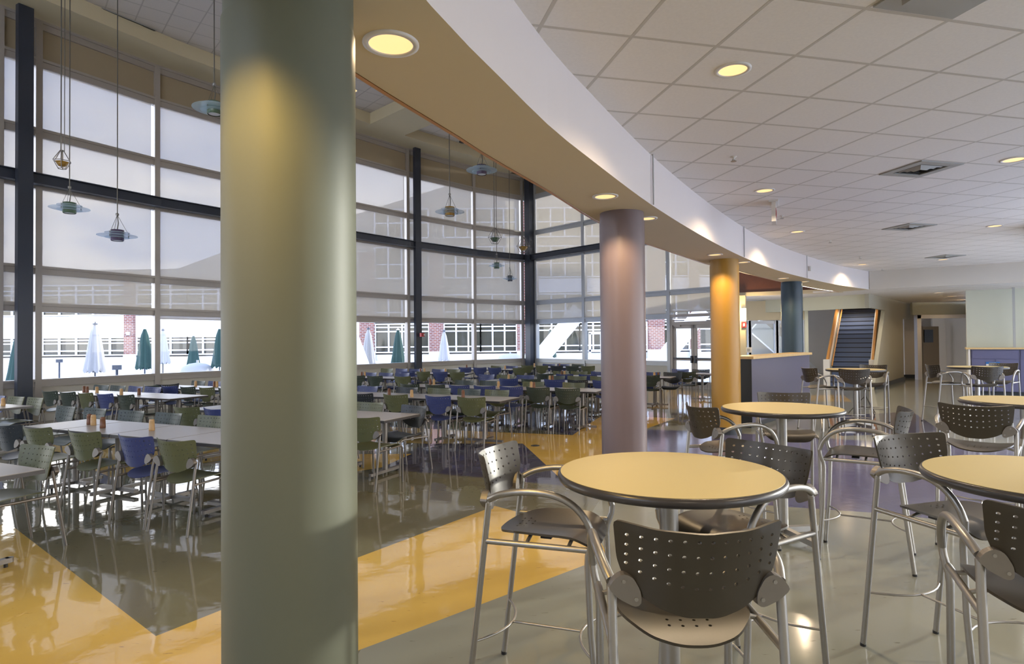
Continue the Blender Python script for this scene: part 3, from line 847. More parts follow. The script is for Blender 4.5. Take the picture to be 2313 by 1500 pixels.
# wall beside the vestibule and stair
mb = MB(); mb.bar((10.75, 22.3, 1.5), (12.2, 26.0, 1.5), .12, 3.0); struct(mb.build('wall_stair', MT['green_wall']))
mb = MB(); mb.bar((11.6, 30.0, 1.6), (22.4, 30.0, 1.6), .12, 3.2); struct(mb.build('wall_hall', MT['wall']))

def stairs():
    e = empty('staircase', (11.75, 21.3, 0), math.atan2(.83, .56)); tag(e, 'straight blue stair with orange wooden rails rising beyond the tables', 'staircase')
    W = 1.25; n = 17; rise = .17; run = .27
    tr = MB()
    for k in range(n):
        m = MB(); m.box((k * run + run / 2, 0, (k + .5) * rise + .0), (run + .002, W, rise)); 
        s = m.build('stair_step', MT['stair_blue'], e)
        m = MB(); m.box((k * run - .002, 0, (k + 1) * rise - .03), (.02, W, .035)); m.build('nosing', MT['stair_dark'], s)
    for sgn in (-1, 1):
        # knee wall with a wooden cap; the local y axis points to the left seen from the bottom
        y = sgn * (W / 2 + .07); x1 = n * run; top = n * rise
        m = MB()
        h = .62
        vs = [(-.12, 0), (x1, 0), (x1, top + h), (-.12, h + .0)]
        a = [(x, y - .06, z) for x, z in vs]; b = [(x, y + .06, z) for x, z in vs]
        m.add(a + b, [(0, 1, 2, 3), (7, 6, 5, 4), (0, 4, 5, 1), (1, 5, 6, 2), (2, 6, 7, 3), (3, 7, 4, 0)])
        m.build('knee_wall', MT['olive_wall'], e)
        m = MB(); m.bar((-.05, y, h + .17), (x1, y, top + h + .14), .07, .26); m.build('wood_panel', MT['wood_orange'], e)
        m = MB(); m.bar((-.12, y - sgn * .06, h - .02), (x1, y - sgn * .06, top + h - .04), .05, .07); m.build('white_rail', MT['off_white'], e)
        if sgn > 0:
            m = MB(); m.tube([(-.12, y - .16, h + .1), (x1, y - .16, top + h + .08)], .022, 10); m.build('handrail', MT['wood_orange'], e)
        m = MB(); m.box((-.16, y, .47), (.16, .2, .94)); m.build('newel_post', MT['off_white'], e)
stairs()
downlight(11.2, 20.6, SOF, 'added unseen downlight behind the pale header, over the foot of the stair', .1, 34, (1, .86, .68), 160, .6)  # extra lamp out of view, added to light the dark steps
downlight(13.2, 23.6, SOF, 'added unseen downlight behind the pale header, over the middle of the stair', .1, 34, (1, .86, .68), 160, .6)  # second added lamp out of view, brightens the upper steps
# olive wall right of the stairs, cut along the slope of the rail
def plan(p): return p
A = Vector((11.5, 19.6)); B = Vector((16.1, 24.9))
def onwall(px):
    k = (px - W_PX / 2) / F_PX; d = B - A
    t = (k * A.y - A.x) / (d.x - k * d.y); return A + d * t
pa = onwall(1964); pb = onwall(2000); pc = onwall(1972); pd = onwall(2040); pe = onwall(2060)
mb = MB()
dn = Vector((.77, -.64))
def wv(p, z, t): return (p.x - dn.x * t, p.y - dn.y * t, z)
pts = [(pa, SOF), (pe, SOF), (pe, 2.44), (pd, 2.44), (pd, 0), (pc, 0), (pb, 2.66), (pa, 2.66)]
for t in (0, .12): mb.add([wv(p, z, t) for p, z in pts], [tuple(range(8)) if t else tuple(range(7, -1, -1))])
mb.add([wv(p, z, t) for t in (0, .12) for p, z in pts], [(i, (i + 1) % 8, 8 + (i + 1) % 8, 8 + i) for i in range(8)])
struct(mb.build('wall_olive', MT['olive_wall']))
mb = MB(); mb.bar((pc.x + .03, pc.y - .03, .07), (pd.x + .02, pd.y - .02, .07), .03, .14); struct(mb.build('baseboard_olive', MT['base_dark']))
# pale pier, white door frame and dark hall beyond
z0 = 25.6
def X(px, y): return (px - W_PX / 2) / F_PX * y
mb = MB(); mb.box((X(2055, 25.6), 25.6, SOF / 2), (.55, .12, SOF)); struct(mb.build('wall_pier', MT['wall']))
mb = MB(); mb.box((X(2055, 25.5), 25.52, .07), (.57, .03, .14)); struct(mb.build('baseboard_pier', MT['base_dark']))
e = struct(empty('door_2', (0, 0, 0)))
yj = 24.5
mb = MB(); mb.box((X(2073, yj), yj, 1.29), (.16, .2, 2.58)); mb.box((X(2195, yj), yj, 1.29), (.16, .2, 2.58)); mb.box((X(2134, yj), yj, 2.52), (2.3, .2, .14)); mb.build('door_frame', MT['white'], e)
mb = MB(); mb.box((X(2134, yj), yj + .1, 2.85), (2.5, .1, .52)); struct(mb.build('wall_transom', MT['green_wall']))
mb = MB(); mb.box((X(2150, 29), 29.0, 1.3), (1.9, .1, 2.6)); struct(mb.build('wall_hall_end', MT['wall']))
mb = MB(); mb.box((X(2101, 28.6), 28.6, 1.1), (.75, .08, 2.2)); o = struct(mb.build('door_3', mat('olive_brown_door', (.14, .095, .045), .5)))
mb = MB(); mb.box((X(2101, 28.4), 28.5, 1.75), (.4, .02, .6)); mb.build('pane', MT['base_dark'], o)
mb = MB(); mb.bar((20.6, 24.0, 1.5), (20.6, 30, 1.5), .1, 3.0); struct(mb.build('wall_hall_right', MT['wall']))
e = empty('fire_extinguisher_cabinet', (X(2182, 28.9), 28.90, 1.48)); tag(e, 'small dark wall box in the hall beyond the white door frame', 'wall box')
m = MB(); m.box((0, 0, 0), (.35, .1, .4)); m.build('box', MT['base_dark'], e)
m = MB(); m.box((0, -.055, 0), (.25, .01, .3)); m.build('box_door', MT['charcoal'], e)
# pale wall and cabinets at right
mb = MB(); mb.bar((13.88, 18.66, SOF / 2), (17.7, 16.0, SOF / 2), .14, SOF)
struct(mb.build('wall_right_pale', MT['green_wall']))
mb = MB(); mb.box((X(2291, 17.55), 17.55, SOF / 2), (.06, .03, SOF), -.6); struct(mb.build('trim_8', MT['vent_grey']))
mb = MB(); mb.bar((14.05, 18.8, 1.5), (18.9, 25.0, 1.5), .12, 3.0); struct(mb.build('wall_corridor_right', MT['wall']))

CABR = math.atan2(16.0 - 18.66, 17.7 - 13.88); CABD = Vector((math.cos(CABR), math.sin(CABR))); CAB0 = Vector((13.46, 18.0))
def cabinet(x, label, sign):
    e = empty('storage_cabinet', (CAB0.x + CABD.x * x, CAB0.y + CABD.y * x, 0), CABR); tag(e, label, 'cabinet')
    w = 1.10
    m = MB(); m.box((w / 2, .38, .71), (w - .004, .7, 1.22)); m.build('carcass', MT['cab_navy'], e)
    m = MB(); m.box((w / 2, .40, .05), (w - .01, .6, .1)); m.build('toe_kick', MT['base_dark'], e)
    m = MB(); m.box((w / 2, .015, 1.17), (w - .06, .02, .24)); m.build('drawer', MT['cab_navy'], e)
    for k in (0, 1):
        m = MB(); m.box((w * (.25 + .5 * k), .015, .57), (w / 2 - .04, .02, .90)); m.build('door', MT['cab_navy'], e)
    if sign:
        q = CAB0 + CABD * (x + sign) + Vector((CABD.y, -CABD.x)) * .012; s = tag(empty('notice_sign', (q.x, q.y, .90), CABR), label_s[0], 'sign'); label_s.pop(0)
        m = MB(); m.box((0, 0, 0), (.32, .006, .11)); m.build('sign_plate', MT['sign_blue'], s)
        m = MB(); m.box((0, -.004, -.03), (.31, .002, .045)); m.build('white_band', MT['off_white'], s)
        text_mesh('PLEASE', .045, 'lettering', MT['off_white'], s, (0, -.004, .022), (math.pi / 2, 0, 0), .001)
        text_mesh('RECYCLE', .045, 'lettering', MT['sign_blue'], s, (0, -.006, -.03), (math.pi / 2, 0, 0), .001)
label_s = ['small blue and white sign on the left violet cabinet', 'small blue and white sign on the cabinet at the right edge']
cabinet(.04, 'violet blue cabinet unit at the left end of the run against the pale wall', .50)
cabinet(1.14, 'violet blue cabinet unit at the right edge of the picture, second in the run', .45)
cabinet(2.24, 'violet blue cabinet unit at the far right end, outside the picture', 0)
e = empty('counter_top', (CAB0.x - .06 * CABD.x, CAB0.y - .06 * CABD.y, 0), CABR); tag(e, 'long maple edged counter top over the violet cabinets', 'counter')
m = MB(); m.box((1.75, .37, 1.345), (3.5, .82, .04)); m.build('slab', MT['olive_wall'], e)
m = MB(); m.box((1.75, -.05, 1.345), (3.52, .03, .05)); m.box((-.01, .37, 1.345), (.03, .83, .05)); m.build('edge_band', MT['wood_light'], e)
m = MB(); m.box((.06, .37, .66), (.05, .72, 1.32)); m.build('end_panel', MT['off_white'], e)

# low navy partition with a maple cap
pa = Vector((4.50, 11.5)); pb_ = Vector((7.0, 14.4)); d = (pb_ - pa).normalized(); L = (pb_ - pa).length
e = empty('low_partition', (*pa, 0), math.atan2(d.y, d.x)); tag(e, 'chest high navy partition with maple cap right of the ochre column', 'partition')
m = MB(); m.box((L / 2, .2, .70), (L - .01, .40, 1.20)); m.build('body', MT['counter_navy'], e)
m = MB(); m.box((-.001, .2, .68), (.012, .398, 1.22)); m.build('end_panel', MT['charcoal'], e)
m = MB(); m.box((L / 2, .2, .05), (L - .06, .34, .10)); m.build('toe_kick', MT['base_dark'], e)
m = MB(); m.box((L / 2, .2, 1.325), (L + .08, .50, .05)); m.build('cap', MT['wood_light'], e)

# ------------------------------------------------------------------ pendants
def pendant(px, py, wpx, diam, matk, label, kind='disc'):
    z = diam * F_PX / wpx
    d = ray(px, py); t = z / d.y
    c = Vector((d.x * t, z, CAMH + d.z * t))
    e = empty('pendant_lamp', c); tag(e, label, 'pendant lamp')
    R = diam / 2
    top = 9.36 - c.z
    if kind == 'disc':
        m = MB(); m.lathe([(.0, .05), (R * .62, .05), (R * .62, .058), (.0, .058)], n=36); m.lathe([(0, -.045), (R * .62, -.045), (R * .62, -.037), (0, -.037)], n=36)
        m.lathe([(R * .28, -.004), (R, -.012), (R, -.004), (R * .28, .006)], n=40)
        m.build('glass_discs', MT['pend_glass'], e)
        m = MB(); m.lathe([(R * .30, -.11), (R * .33, -.10), (R * .33, .11), (R * .28, .115), (.001, .115)], n=28); m.build('lamp_shade', MT[matk], e)
        m = MB(); m.lathe([(R * .27, -.10), (.001, -.10)], n=24); m.build('diffuser', MT['off_white'], e)
        m = MB()
        for k in range(3):
            a = k * 2.094 + .4
            m.tube([(R * .5 * math.cos(a), R * .5 * math.sin(a), .06), (0, 0, .42)], .004, 5)
            m.tube([(R * .55 * math.cos(a), R * .55 * math.sin(a), -.05), (R * .55 * math.cos(a), R * .55 * math.sin(a), .07)], .008, 6)
        m.build('hanger_wires', MT['wire'], e)
        m = MB(); m.lathe([(.001, .40), (.03, .41), (.03, .45), (.001, .46)], n=12); m.build('cable_grip', MT['silver'], e)
        m = MB(); m.tube([(0, 0, .11), (.02, 0, .25), (0, 0, .44), (0, 0, top)], .011, 6); m.build('cable', MT['wire'], e)
    else:
        m = MB()
        pts = [(R * math.cos(a * math.pi / 3), R * math.sin(a * math.pi / 3), 0) for a in range(6)]
        lo_ = [(R * .45 * math.cos(a * math.pi / 3), R * .45 * math.sin(a * math.pi / 3), -R * .95) for a in range(6)]
        hi_ = [(R * .18 * math.cos(a * math.pi / 3), R * .18 * math.sin(a * math.pi / 3), R * 1.35) for a in range(6)]
        for a in range(6):
            m.tube([hi_[a], pts[a], lo_[a]], .008, 5)
            m.tube([pts[a], pts[(a + 1) % 6]], .007, 5); m.tube([lo_[a], lo_[(a + 1) % 6]], .007, 5)
        m.build('wire_cage', MT['pend_glass'] if kind == 'diamond' else MT['silver_dark'], e)
        m = MB(); m.lathe([(.001, -R * .72), (R * .4, -R * .62), (R * .72, -R * .1), (R * .70, -R * .1), (R * .38, -R * .56), (.001, -R * .66)], n=28)
        m.build('bowl', MT[matk], e)
        m = MB(); m.tube([(0, 0, -R * .6), (0, 0, R * 1.4)], .022, 8); m.build('stem', MT['silver_dark'], e)
        m = MB(); m.tube([(-.02, 0, R * 1.3), (-.02, 0, top)], .012, 6); m.tube([(.05, 0, R * 1.1), (.05, 0, top)], .008, 6); m.build('cable', MT['wire'], e)
pendant(484, 245, 92, .72, 'pend_green', 'glass disc pendant half hidden behind the sage column')
pendant(157, 470, 79, .72, 'pend_green', 'glass disc pendant with green centre, low at far left')
pendant(265, 532, 80, .72, 'pend_violet', 'glass disc pendant with violet centre, lowest at left')
pendant(1016, 478, 66, .72, 'pend_amber', 'glass disc pendant with amber centre right of the second steel post')
pendant(1088, 384, 70, .72, 'pend_violet', 'highest glass disc pendant just under the cream soffit edge')
pendant(1122, 600, 36, .60, 'pend_green', 'small far pendant with green centre near the corner')
pendant(1152, 629, 33, .59, 'pend_blue', 'small far pendant with dark blue centre, nearest the corner')
pendant(1468, 563, 40, .72, 'pend_green', 'far pendant with green centre peeking out beside the mauve column')
pendant(140, 364, 36, .32, 'pend_amber', 'amber bowl pendant in a wire cage at far left', 'cage')
pendant(1118, 536, 31, .48, 'pend_green', 'green bowl pendant in a pale wire cage left of the corner', 'cage')
pendant(1182, 556, 30, .53, 'pend_amber', 'amber bowl pendant in a diamond shaped cage in front of the corner post', 'cage')

# ------------------------------------------------------------------ perforated shells for seats and backs
def shell(outline, holes, fmap, thick, m_name, mats, step=.035, hn=8):
    vs = [Vector(p) for p in outline]; es = [(i, (i + 1) % len(outline)) for i in range(len(outline))]
    hp = []
    for (x, y, r) in holes:
        o = len(vs); ring = [(x + r * math.cos(2 * math.pi * k / hn), y + r * math.sin(2 * math.pi * k / hn)) for k in range(hn)]
        vs += [Vector(p) for p in ring]; es += [(o + k, o + (k + 1) % hn) for k in range(hn)]
        hp.append((x, y, r))
    xs = [p[0] for p in outline]; ys = [p[1] for p in outline]
    x = min(xs) + step / 2
    while x < max(xs):
        y = min(ys) + step / 2
        while y < max(ys):
            if inside((x, y), outline) and all((x - h[0]) ** 2 + (y - h[1]) ** 2 > (h[2] * 1.6) ** 2 for h in hp):
                vs.append(Vector((x, y)))
            y += step
        x += step
    V, E, F, _, _, _ = delaunay_2d_cdt(vs, es, [], 0, 1e-5)
    tris = []
    for f in F:
        c = (V[f[0]] + V[f[1]] + V[f[2]]) / 3
        if not inside(c, outline): continue
        if any((c.x - h[0]) ** 2 + (c.y - h[1]) ** 2 < (h[2] * .93) ** 2 for h in hp): continue
        a, b, d = V[f[0]], V[f[1]], V[f[2]]
        cr = (b - a).x * (d - a).y - (b - a).y * (d - a).x
        if abs(cr) < 1e-9: continue
        tris.append(tuple(f) if cr > 0 else (f[0], f[2], f[1]))
    mb = MB()
    top = []; bot = []
    for v in V:
        p = Vector(fmap(v.x, v.y)); e = 1e-3
        n = (Vector(fmap(v.x + e, v.y)) - p).cross(Vector(fmap(v.x, v.y + e)) - p).normalized()
        top.append(p + n * thick / 2); bot.append(p - n * thick / 2)
    mb.add(top, tris, True); mb.add(bot, [(a, c, b) for a, b, c in tris], True)
    cnt = {}
    for a, b, c in tris:
        for q in ((a, b), (b, c), (c, a)): cnt[q] = 1
    for (a, b) in list(cnt):
        if (b, a) not in cnt: mb.add([top[a], bot[a], bot[b], top[b]], [(0, 1, 2, 3)])
    return mb.mesh(m_name, mats)

def round_poly(pts, r=.02, k=3):
    out = []; n = len(pts)
    for i in range(n):
        p = Vector(pts[i]); a = Vector(pts[i - 1]); b = Vector(pts[(i + 1) % n])
        ra = min(r, (a - p).length * .4); rb = min(r, (b - p).length * .4)
        s = p + (a - p).normalized() * ra; t = p + (b - p).normalized() * rb
        for j in range(k + 1):
            u = j / k; out.append(tuple(s * (1 - u) ** 2 + p * 2 * u * (1 - u) + t * u * u))
    return out
BACK_OUT = round_poly([(.05, .004), (.12, .026), (.18, .065), (.215, .115), (.232, .17), (.244, .302), (.13, .289), (0, .284), (-.13, .289), (-.244, .302), (-.232, .17), (-.215, .115), (-.18, .065), (-.12, .026), (-.05, .004)], .02)
def back_holes(r):
    H = []
    for c in range(12):
        x = (c - 5.5) * .0375
        q = 1 - (x / .206) ** 2
        for k in range(4):
            y = .258 - k * (.034 + .018 * q)
            if k == 3 and abs(x) > .19: y += .004
            H.append((x, y, r))
    return H
def back_map(z0, lean, depth=.062):
    def f(u, w):
        # u across, w up; forward is +x, left is +y
        t = w / .298
        x = depth * (u / .24) ** 2 - lean * (w - .12) - .018 * (t - .45) ** 2
        return (x, -u, z0 + w)
    return f
SEAT_OUT = round_poly([(-.205, -.135), (-.11, -.205), (.05, -.225), (.19, -.215), (.255, -.16), (.262, 0), (.255, .16), (.19, .215), (.05, .225), (-.11, .205), (-.205, .135), (-.238, .05), (-.238, -.05)], .045, 4)
def seat_holes(r):
    H = []
    for k, n in ((0, 4), (1, 4), (2, 2)):
        for j in range(n):
            H.append((-.15 + k * .032, (j - (n - 1) / 2) * .042 + (k % 2) * .0, r))
    return H
def seat_map(z0):
    def f(u, v):
        z = z0 + .018 * (v / .22) ** 2 * (1 if u < .12 else max(0, 1 - (u - .12) / .12))
        if u > .14: z -= ((u - .14) / .12) ** 2 * .055
        if u < -.06: z -= ((-.06 - u) / .18) ** 2 * .022
        return (u if u < .22 else .22 + (u - .22) * .6, v, z)
    return f
def bracket_mesh(sgn, c, n_out):
    """leaf shaped plate joining leg and back, with two screws"""
    m = MB()
    pts = round_poly([(-.052, -.006), (-.020, -.036), (.028, -.060), (.046, -.050), (.044, -.015), (.022, .026), (-.004, .038), (-.03, .024)], .012, 2)
    f = []; b = []
    for x, z in pts:
        f.append((c[0] - .020 - .006, c[1] - sgn * (x + .016), c[2] + z)); b.append((c[0] + .006, c[1] - sgn * (x + .016) * 1.05, c[2] + z * 1.05))
    n = len(pts)
    fs = [tuple(range(n)) if sgn < 0 else tuple(range(n - 1, -1, -1)), tuple(range(2 * n - 1, n - 1, -1)) if sgn < 0 else tuple(range(n, 2 * n))]
    fs += [((i, n + i, n + (i + 1) % n, (i + 1) % n) if sgn < 0 else (i, (i + 1) % n, n + (i + 1) % n, n + i)) for i in range(n)]
    m.add(f + b, fs)
    return m
def screws(sgn, c):
    out = []
    for x, z in ((-.006, .016), (.030, -.036)):
        y = c[1] - sgn * (x + .016)
        m = MB(); m.tube([(c[0] - .024, y, c[2] + z), (c[0] - .030, y, c[2] + z)], .006, 8)
        out.append(m)
    return out

# bar stool ----------------------------------------------------------------------
STOOL_BACK = shell(BACK_OUT, back_holes(.0056), back_map(0, .20, .10), .008, 'backrest', MT['brown_plastic'], .03, 8)
STOOL_SEAT = shell(SEAT_OUT, seat_holes(.0055), seat_map(0), .010, 'seat', MT['brown_plastic'], .03, 8)
def make_stool():
    e = empty('bar_stool')
    bo = bpy.data.objects.new('backrest', STOOL_BACK); COL.objects.link(bo); bo.parent = e; bo.location = (-.312, 0, .872); bo.scale = (1, 1, .91)
    so = bpy.data.objects.new('seat', STOOL_SEAT); COL.objects.link(so); so.parent = e; so.location = (0, 0, .788)
    for s in (-1, 1):
        m = MB(); m.tube([(-.335, s * .252, .012), (-.225, s * .248, .94)], .0145, 12); m.tube([(-.225, s * .248, .93), (-.222, s * .243, .968)], [.0145, .010], 12)
        l = m.build('leg', MT['silver'], e)
        m = MB(); m.cyl((-.336, s * .252), .0155, 0, .016, 12); m.build('foot_cap', MT['black'], l)
        m = MB(); m.tube([(.270, s * .236, .012), (.236, s * .236, .40), (.225, s * .236, .70), (.228, s * .240, .74), (.248, s * .252, .80), (.252, s * .256, .84)], .0145, 12)
        l = m.build('leg', MT['silver'], e)
        m = MB(); m.cyl((.271, s * .236), .0155, 0, .016, 12); m.build('foot_cap', MT['black'], l)
        m = MB(); P0 = []
        ctrl = [(-.222, .250, .955), (-.16, .266, .985), (-.06, .275, 1.005), (.05, .275, 1.005), (.13, .272, .985), (.19, .268, .945), (.23, .262, .89), (.25, .256, .835)]
        cs = [(a, s * b, c) for a, b, c in ctrl]
        for i in range(len(cs) - 1):
            p0 = Vector(cs[max(0, i - 1)]); p1 = Vector(cs[i]); p2 = Vector(cs[i + 1]); p3 = Vector(cs[min(len(cs) - 1, i + 2)])
            for j in range(3):
                t = j / 3
                P0.append(.5 * ((2 * p1) + (p2 - p0) * t + (2 * p0 - 5 * p1 + 4 * p2 - p3) * t * t + (3 * p1 - p0 - 3 * p2 + p3) * t ** 3))
        P0.append(Vector(cs[-1]))
        m.tube(P0, .0155, 12); m.build('armrest', MT['silver'], e)
        m = MB(); m.tube([(-.245, s * .248, .765), (.232, s * .240, .765)], .0135, 10)
        m.tube([(-.05, s * .244, .768), (-.05, s * .16, .79)], .009, 8); m.tube([(.14, s * .242, .768), (.14, s * .15, .785)], .009, 8)
        m.build('side_rail', MT['silver'], e)
        c = (-.238, s * .228, .952)
        b = bracket_mesh(s, c, 0).build('back_bracket', MT['silver_dark'], e)
        for q in screws(s, c): q.build('screw', MT['silver'], b)
    for x0, dirn, zz in ((-.300, 1, .30), (.243, -1, .30)):
        m = MB(); pts = [(x0 + dirn * .09 * math.cos(a * math.pi / 2 / 1.0 * 1.0) if False else x0 + dirn * .10 * (1 - (y / .24) ** 2), y, zz) for y in [(-.25 + .5 * k / 10) * .98 for k in range(11)] for a in (0,)]
        m.tube(pts, .0065, 8); m.build('footrest', MT['silver'], e)
    m = MB(); m.tube([(-.20, 0, .30), (.143, 0, .30)], .0065, 8); m.build('stretcher', MT['silver'], e)
    m = MB(); m.box((.02, 0, .783), (.26, .10, .012)); m.box((.02, 0, .780), (.05, .34, .01)); m.build('seat_support', MT['black'], e)
    return e
STOOLS = [
 (.545, 2.05, (.03, 1), 'brown perforated bar stool nearest the viewer, its back to us at the front yellow table'),
 (.18, 2.95, (.95, -.32), 'brown perforated bar stool on the left of the front yellow table, shining in the light'),
 (1.06, 2.94, (-.84, -.54), 'brown perforated bar stool at the far right side of the front yellow table'),
 (1.78, 5.02, (.97, .22), 'brown perforated bar stool on the left side of the second round table'),
 (2.66, 4.70, (-.84, .54), 'brown perforated bar stool on the right side of the second round table, back curling away'),
 (2.60, 5.80, (-.3, -.95), 'brown perforated bar stool behind the second round table, facing us'),
 (2.225, 3.09, (.26, -.96), 'brown perforated bar stool behind the right front table, facing the viewer'),
 (1.85, 2.13, (.40, .92), 'dark bar stool cut by the right edge of the picture, its back to us'),
 (3.83, 5.03, (.68, .73), 'dark perforated bar stool seen from behind at the round table on the right edge'),
 (5.70, 11.25, (1, .1), 'bar stool on the left of the small round table before the stairs'),
 (6.02, 10.85, (.35, .94), 'bar stool seen from behind at the small round table before the stairs'),
 (7.05, 12.0, (-.6, -.8), 'bar stool beside a black stand, right of the small round table'),
 (8.55, 12.05, (1, -.12), 'bar stool on the left of the far round table near the white door frame'),
 (8.72, 11.35, (.35, .94), 'bar stool seen from behind at the far round table in front of the violet cabinets'),
 (9.85, 12.35, (-.75, -.6), 'bar stool on the right of the far round table, in front of the violet cabinets'),
]
st0 = make_stool()
for i, (x, y, f, lb) in enumerate(STOOLS):
    s = st0 if i == 0 else copy_tree(st0)
    s.location = (x, y, 0); s.rotation_euler = (0, 0, math.atan2(f[1], f[0])); tag(s, lb, 'bar stool', 'brown bar stools around the high round tables')

# high round tables -----------------------------------------------------------------
def make_bar_table():
    e = empty('bar_table'); R = .5; H = 1.095
    m = MB(); m.cyl((0, 0), R - .012, H - .006, H, 96); m.build('table_top', MT['bar_top'], e)
    m = MB(); m.lathe([(0, H - .04), (R - .03, H - .042), (R - .008, H - .038), (R, H - .028), (R + .002, H - .016), (R - .004, H - .004), (R - .014, H - .0005), (R - .016, H - .003), (0, H - .0055)], n=96); m.build('edge_band', MT['edge'], e)
    m = MB(); m.cyl((0, 0), .042, .09, H - .05, 28); m.cyl((0, 0), .16, H - .052, H - .042, 20); m.build('pedestal', MT['silver'], e)
    for k in range(4):
        a = k * math.pi / 2 + .35
        dx, dy = math.cos(a), math.sin(a)
        m = MB()
        m.bar((dx * .03, dy * .03, .075), (dx * .36, dy * .36, .05), .055, .045)
        m.cyl((dx * .36, dy * .36), .0275, .028, .073, 14)
        f = m.build('foot', MT['silver'], e)
        m = MB(); m.cyl((dx * .35, dy * .35), .006, .008, .03, 8); m.cyl((dx * .35, dy * .35), .016, 0, .01, 10); m.build('glide', MT['black'], f)
    return e
BT = [(.68, 2.69, .965, 'nearest high round table with a yellow top and dark rim'), (2.26, 5.15, .96, 'second high round table with a yellow top, in front of the navy partition'),
      (2.25, 2.53, .96, 'high round table cut by the right edge in the foreground'), (4.66, 5.56, 1.0, 'high round table on the right edge behind the dark stool'),
      (6.42, 11.45, 1.0, 'small high round table far back before the stairs'), (9.12, 12.0, 1.0, 'far high round table in front of the violet cabinets')]
bt0 = make_bar_table()
for i, (x, y, D, lb) in enumerate(BT):
    s = bt0 if i == 0 else copy_tree(bt0)
    s.location = (x, y, 0); s.scale = (D, D, 1); tag(s, lb, 'high table', 'high round bar tables')
# black tripod stand
c = at(1956, 936, 0)
e = empty('tripod_stand', c); tag(e, 'thin black tripod stand with a bright white lamp head beside the far round table', 'tripod stand')
m = MB(); m.tube([(0, 0, .1), (0, 0, .72)], .014, 8); m.build('pole', MT['black'], e)
for k in range(3):
    a = k * 2.094 + .5
    m = MB(); m.tube([(0, 0, .42), (.34 * math.cos(a), .34 * math.sin(a), .01)], .009, 6); m.tube([(0, 0, .16), (.2 * math.cos(a), .2 * math.sin(a), .17)], .006, 6); m.build('leg', MT['black'], e)
m = MB(); m.lathe([(.001, .82), (.08, .81), (.13, .74), (.02, .72)], n=20); m.build('lamp_head', MT['lamp_hot'], e)

# ------------------------------------------------------------------ dining chairs
CH = {}
for key in ('olive', 'navy', 'green', 'charcoal'):
    CH[key] = {}
CB = shell(BACK_OUT, back_holes(.0056), back_map(0, .22, .085), .007, 'backrest', MT['olive'], .05, 6)
CS = shell(SEAT_OUT, [], seat_map(0), .009, 'seat', MT['olive'], .06, 6)
def make_chair():
    e = empty('dining_chair')
    bo = bpy.data.objects.new('backrest', CB); COL.objects.link(bo); bo.parent = e; bo.location = (-.255, 0, .53)
    so = bpy.data.objects.new('seat', CS); COL.objects.link(so); so.parent = e; so.location = (0, 0, .46)
    for s in (-1, 1):
        m = MB(); m.tube([(-.30, s * .245, 0.0), (-.20, s * .238, .64)], .0115, 8); m.build('leg', MT['silver_dark'], e)
        m = MB(); m.tube([(.235, s * .22, 0), (.225, s * .222, .41), (.205, s * .224, .434), (.17, s * .225, .44)], .0115, 8); m.build('leg', MT['silver_dark'], e)
        m = MB(); m.tube([(.18, s * .225, .44), (-.232, s * .240, .435)], .011, 8); m.build('side_rail', MT['silver_dark'], e)
        bracket_mesh(s, (-.215, s * .225, .635), 0).build('back_bracket', MT['silver_dark'], e)
    return e
ch0 = make_chair()
CHD = {}
for key in ('olive', 'navy', 'green', 'charcoal'):
    if key == 'olive': CHD[key] = None; continue
    a = CB.copy(); a.materials[0] = MT[key]; b = CS.copy(); b.materials[0] = MT[key]
    CHD[key] = {CB: a, CS: b}
first = [True]
U = Vector((.903, -.43)); V_ = Vector((.43, .903))
def slot(px, s):
    k = (px - W_PX / 2) / F_PX
    y = s / (.43 * k + .903)
    return Vector((k * y, y))
KEY = {'o': 'olive', 'n': 'navy', 'g': 'green', 'k': 'charcoal'}
CNAME = {'o': 'olive', 'n': 'navy', 'g': 'dark green', 'k': 'black'}
random.seed(5)
def put_chair(pos, ang, ck, label, grp):
    key = KEY[ck]
    if first[0] and key == 'olive':
        s = ch0; first[0] = False
    else: s = copy_tree(ch0, None, CHD[key])
    s.location = (pos.x, pos.y, 0); s.rotation_euler = (0, 0, ang); tag(s, label, 'chair', grp)
ORD = ['first', 'second', 'third', 'fourth', 'fifth', 'sixth', 'seventh', 'eighth', 'ninth', 'tenth']

# dining tables ----------------------------------------------------------------------
def table_unit(L, Wd, k):
    e = empty('dining_table'); H = .74
    m = MB(); m.box((L / 2, Wd / 2, H - .003), (L - .012, Wd - .012, .006)); m.build('table_top', MT['table_top'], e)
    m = MB(); m.box((L / 2, Wd / 2, H - .019), (L, Wd, .030)); m.build('edge_band', MT['edge'], e)
    xs = (.28, L - .28) if L > 1.0 else (L / 2,)
    for x in xs:
        m = MB(); m.cyl((x, Wd / 2), .034, .06, H - .034, 18); m.build('pedestal', MT['silver_dark'], e)
        m = MB(); m.box((x, Wd / 2, .05), (.055, Wd * .74, .035)); m.cyl((x, Wd / 2 - Wd * .37), .0275, .0325, .0675, 10); m.cyl((x, Wd / 2 + Wd * .37), .0275, .0325, .0675, 10)
        if len(xs) == 1: m.box((x, Wd / 2, .05), (L * .7, .055, .034))
        f = m.build('foot', MT['silver_dark'], e)
        for q in (-1, 1):
            m = MB(); m.cyl((x, Wd / 2 + q * Wd * .34), .014, 0, .034, 8); m.build('glide', MT['black'], f)
    return e
TCACHE = {}
